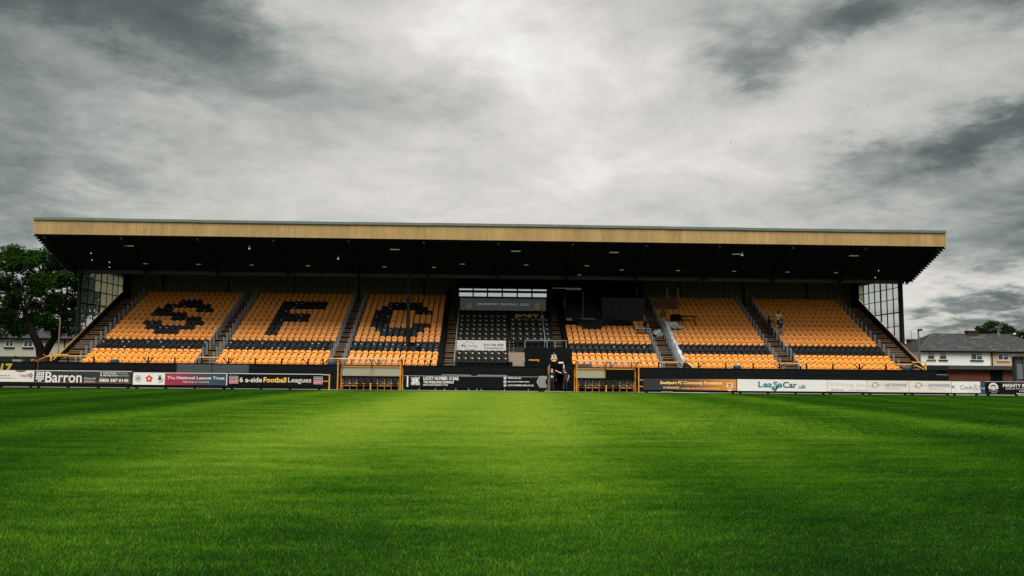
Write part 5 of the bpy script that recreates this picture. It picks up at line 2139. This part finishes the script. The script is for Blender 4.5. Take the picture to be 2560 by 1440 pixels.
# ------------------------------------------------------------------ people
def person(label, loc, h, face, mats, arms, long_coat=False, shorts=False, hair=None, bald=False, sleeves='short', lean=0.0):
    """mats: skin, top, legs, shoes.  arms: for the viewer's-left and right arm (elbow, wrist) offsets from the shoulder, y = forwards"""
    s = h / 1.75
    P = empty('person', loc)
    tag(P, label, 'person')
    V, E, Rr, L = [], [], [], []

    def add(p, r, lab, par=None):
        V.append(Vector(p))
        Rr.append(r if isinstance(r, tuple) else (r, r))
        L.append(lab)
        if par is not None:
            E.append((par, len(V) - 1))
        return len(V) - 1
    pel = add((0, 0, .95), (.16, .115), 2)
    wst = add((0, .0, 1.08), (.145, .10), 1, pel)
    che = add((0, .005, 1.28), (.175, .115), 1, wst)
    col = add((0, 0, 1.43), (.12, .09), 1, che)
    nck = add((0, .01, 1.52), .055, 0, col)
    jaw = add((0, .035, 1.585), (.062, .075), 0, nck)
    hd = add((0, .025, 1.66), (.078, .095), 0, jaw)
    add((0, .015, 1.735), (.055, .065), 0, hd)
    for sd, (eo, wo) in zip((-1, 1), arms):
        sh = add((sd * .185, 0, 1.415), .062, 1, col)
        S0 = V[sh]
        el = add(S0 + Vector(eo), .045, 1 if sleeves == 'long' else 0, sh)
        if sleeves != 'long':
            L[-1] = 0
            mid_ = None
        wr_ = add(S0 + Vector(wo), .030, 1 if sleeves == 'long' else 0, el)
        d = (V[wr_] - V[el]).normalized()
        pa = add(V[wr_] + d * .07, (.038, .022), 0, wr_)
        side = d.cross(Vector((0, 1, 0)))
        side = side.normalized() if side.length > .1 else Vector((0, 0, 1))
        for j, (o_, ln) in enumerate(((-.030, .055), (-.010, .072), (.010, .076), (.030, .062))):
            k1 = add(V[pa] + side * o_ + d * .030, .010, 0, pa)
            add(V[k1] + d * ln + Vector((0, .012, -.006)), .008, 0, k1)
        add(V[wr_] + side * -.048 + d * .055, .010, 0, wr_)
    for sd in (-1, 1):
        hp = add((sd * .095, 0, .86), .098, 2, pel)
        kn = add((sd * .105, .02, .49), .062, 2, hp)
        an = add((sd * .11, -.01, .10), .042, 0 if shorts else 2, kn)
        add((sd * .115, .13, .045), .042, 3, an)
    me = bpy.data.meshes.new('body')
    me.from_pydata([tuple(v) for v in V], E, [])
    o = bpy.data.objects.new('body', me)
    COL.objects.link(o)
    sk = o.modifiers.new('skin', 'SKIN')
    for i, d in enumerate(me.skin_vertices[0].data):
        d.radius = Rr[i]
        d.use_root = (i == 0)
    ss = o.modifiers.new('sub', 'SUBSURF')
    ss.levels = 2
    ss.render_levels = 2
    dg = bpy.context.evaluated_depsgraph_get()
    nm = bpy.data.meshes.new_from_object(o.evaluated_get(dg))
    bpy.data.objects.remove(o)
    for mt in mats:
        nm.materials.append(mt)
    nm.polygons.foreach_set('use_smooth', [True] * len(nm.polygons))
    segs = [(V[a], V[b_], L[b_], L[a]) for a, b_ in E]
    for p in nm.polygons:
        c = p.center
        best, bl = 9, 0
        for a, b_, lb, la in segs:
            ab = b_ - a
            t_ = max(0, min(1, (c - a).dot(ab) / max(1e-9, ab.length_squared)))
            d = (a + ab * t_ - c).length
            if d < best:
                best = d
                bl = lb if t_ > .45 or la == lb else la
        if sleeves == 'short' and bl == 0 and .17 < abs(c.x) and c.z > 1.2 and c.z < 1.46 and (c - Vector((math.copysign(.185, c.x), 0, 1.415))).length < .17:
            bl = 1
        if shorts and bl == 2 and c.z < .50:
            bl = 0
        p.material_index = bl
    o = bpy.data.objects.new('body', nm)
    COL.objects.link(o)
    o.parent = P
    f = MB()                                       # nose, ears, eyes, mouth
    f.ball((0, .128, 1.635), .014, .022, .022, 6, 5)
    for sd in (-1, 1):
        f.ball((sd * .080, .02, 1.645), .012, .022, .032, 6, 5)
    f.mi = 1
    for sd in (-1, 1):
        f.ball((sd * .032, .112, 1.665), .013, .008, .008, 6, 4)
    f.mi = 2
    f.box(-.024, .024, .105, .112, 1.588, 1.597)
    fo = bpy.data.objects.new('face', f.mesh('face', [mats[0], hair_d, red_txt], (0, 0, 0), True))
    COL.objects.link(fo)
    fo.parent = P
    if hair:
        hb_ = MB()
        hb_.ball((0, .0, 1.695), .092, .108, .080, 12, 8)
        hb_.ball((0, -.035, 1.645), .086, .070, .085, 12, 8)
        if hair == 'long':
            hb_.ball((0, -.06, 1.55), .085, .05, .14, 10, 7)
            hb_.ball((0, -.09, 1.78), .05, .05, .045, 8, 6)
        ho = bpy.data.objects.new('hair', hb_.mesh('hair', hair_d, (0, 0, 0), True))
        COL.objects.link(ho)
        ho.parent = P
    if long_coat:
        lc = MB()
        lc.tube([(0, 0, 1.35), (0, 0, 1.1), (0, 0, .9), (0, 0, .5), (0, 0, .22)], [.17, .165, .19, .22, .25], 14)
        lc.v = [(x, y * .72, z) for x, y, z in lc.v]
        lo = bpy.data.objects.new('long_dress', lc.mesh('long_dress', mats[1], (0, 0, 0), True))
        COL.objects.link(lo)
        lo.parent = P
    P.scale = (s, s, s)
    P.rotation_euler = (lean, 0, face)
    return P


down = ((-.05, .01, -.29), (-.06, .08, -.53))
down_r = ((.05, .01, -.29), (.06, .08, -.53))
p1 = person('bald person in black shirt numbered 91 looking left at the tunnel door', (4.80, 60.9, 0), 1.70, 0, (skin, cloth_b, cloth_b, black),
            (((-.10, -.03, -.27), (-.06, .06, -.50)), ((.10, .02, -.26), (.14, .10, -.46))), sleeves='long')
ORG[p1.name] = (0, 0, 0)
b = MB()
n91 = lettering('91', -.09, .09, 1.03, 1.21, -.135, cloth_w, p1, bold=.03)
p2 = person('person in black shirt raising an arm to point at the tunnel door', (5.80, 60.95, 0), 1.66, 0, (skin, cloth_b, cloth_b, black),
            (((-.24, .06, .05), (-.47, .16, .17)), ((.10, -.03, -.27), (.02, .02, -.52))), hair='short')
p3 = person('person in long black dress standing on the aisle steps', (24.0, 68.9, fz(8) + .004), 1.70, R(-75), (skin, cloth_b, cloth_b, black), (down, ((.03, .16, -.20), (.0, .34, -.28))), hair='long', long_coat=True, sleeves='long')
p4 = person('person in white shirt and dark tie reaching out an arm among orange seats', (25.0, 69.42, fz(9)), 1.78, R(180), (skin_d, cloth_w, cloth_b, black), (down, ((.26, .03, -.10), (.49, .08, -.16))), hair='short')
tie = MB()
tie.poly([(-.022, .118, 1.43), (.022, .118, 1.43), (.030, .130, 1.30), (.036, .132, 1.10), (0, .13, 1.03), (-.036, .132, 1.10), (-.030, .130, 1.30)])
to = bpy.data.objects.new('tie', tie.mesh('tie', cloth_b))
COL.objects.link(to)
to.parent = p4
p5 = person('person in black shirt and grey shorts, back turned, beside the aisle posts', (24.62, 67.98, fz(7)), 1.80, R(10), (skin, cloth_b, cloth_g, black), (((-.10, .03, -.26), (-.04, .20, -.42)), down_r), hair='short', shorts=True)

# ------------------------------------------------------------------ birds
def bird(x, y, z, sp, rot, lab):
    b = MB()
    b.ball((0, 0, 0), .10, .30, .09, 8, 6)
    for s_ in (-1, 1):
        b.poly([(0, .10, .03), (s_ * sp * .5, .12, .16), (s_ * sp, -.08, .10), (s_ * sp * .5, -.10, .12), (0, -.12, .02)])
        b.poly([(0, .10, .0), (0, -.12, -.005), (s_ * sp * .5, -.10, .10), (s_ * sp, -.08, .085), (s_ * sp * .5, .12, .14)])
    b.poly([(-.08, -.25, 0), (.08, -.25, 0), (.12, -.48, .0), (-.12, -.48, .0)])
    o = b.build('bird', black, None, (0, 0, 0))
    o.location = (x, y, z)
    o.scale = (.5, .5, .5)
    o.rotation_euler = (.1, .3, rot)
    tag(o, lab, 'bird', 'birds in the sky')


bird(60.8, 200, 59, .55, 1.2, 'small dark bird in the sky above the right half, highest of the near pair')
bird(59.9, 200, 50, .5, .6, 'small dark bird low in the sky above the right half of the roof')
bird(96.5, 200, 69.5, .55, 2.2, 'dark bird at far right, right one of two close together')
bird(90.6, 200, 70.4, .5, .2, 'dark bird at far right, left one of two close together')
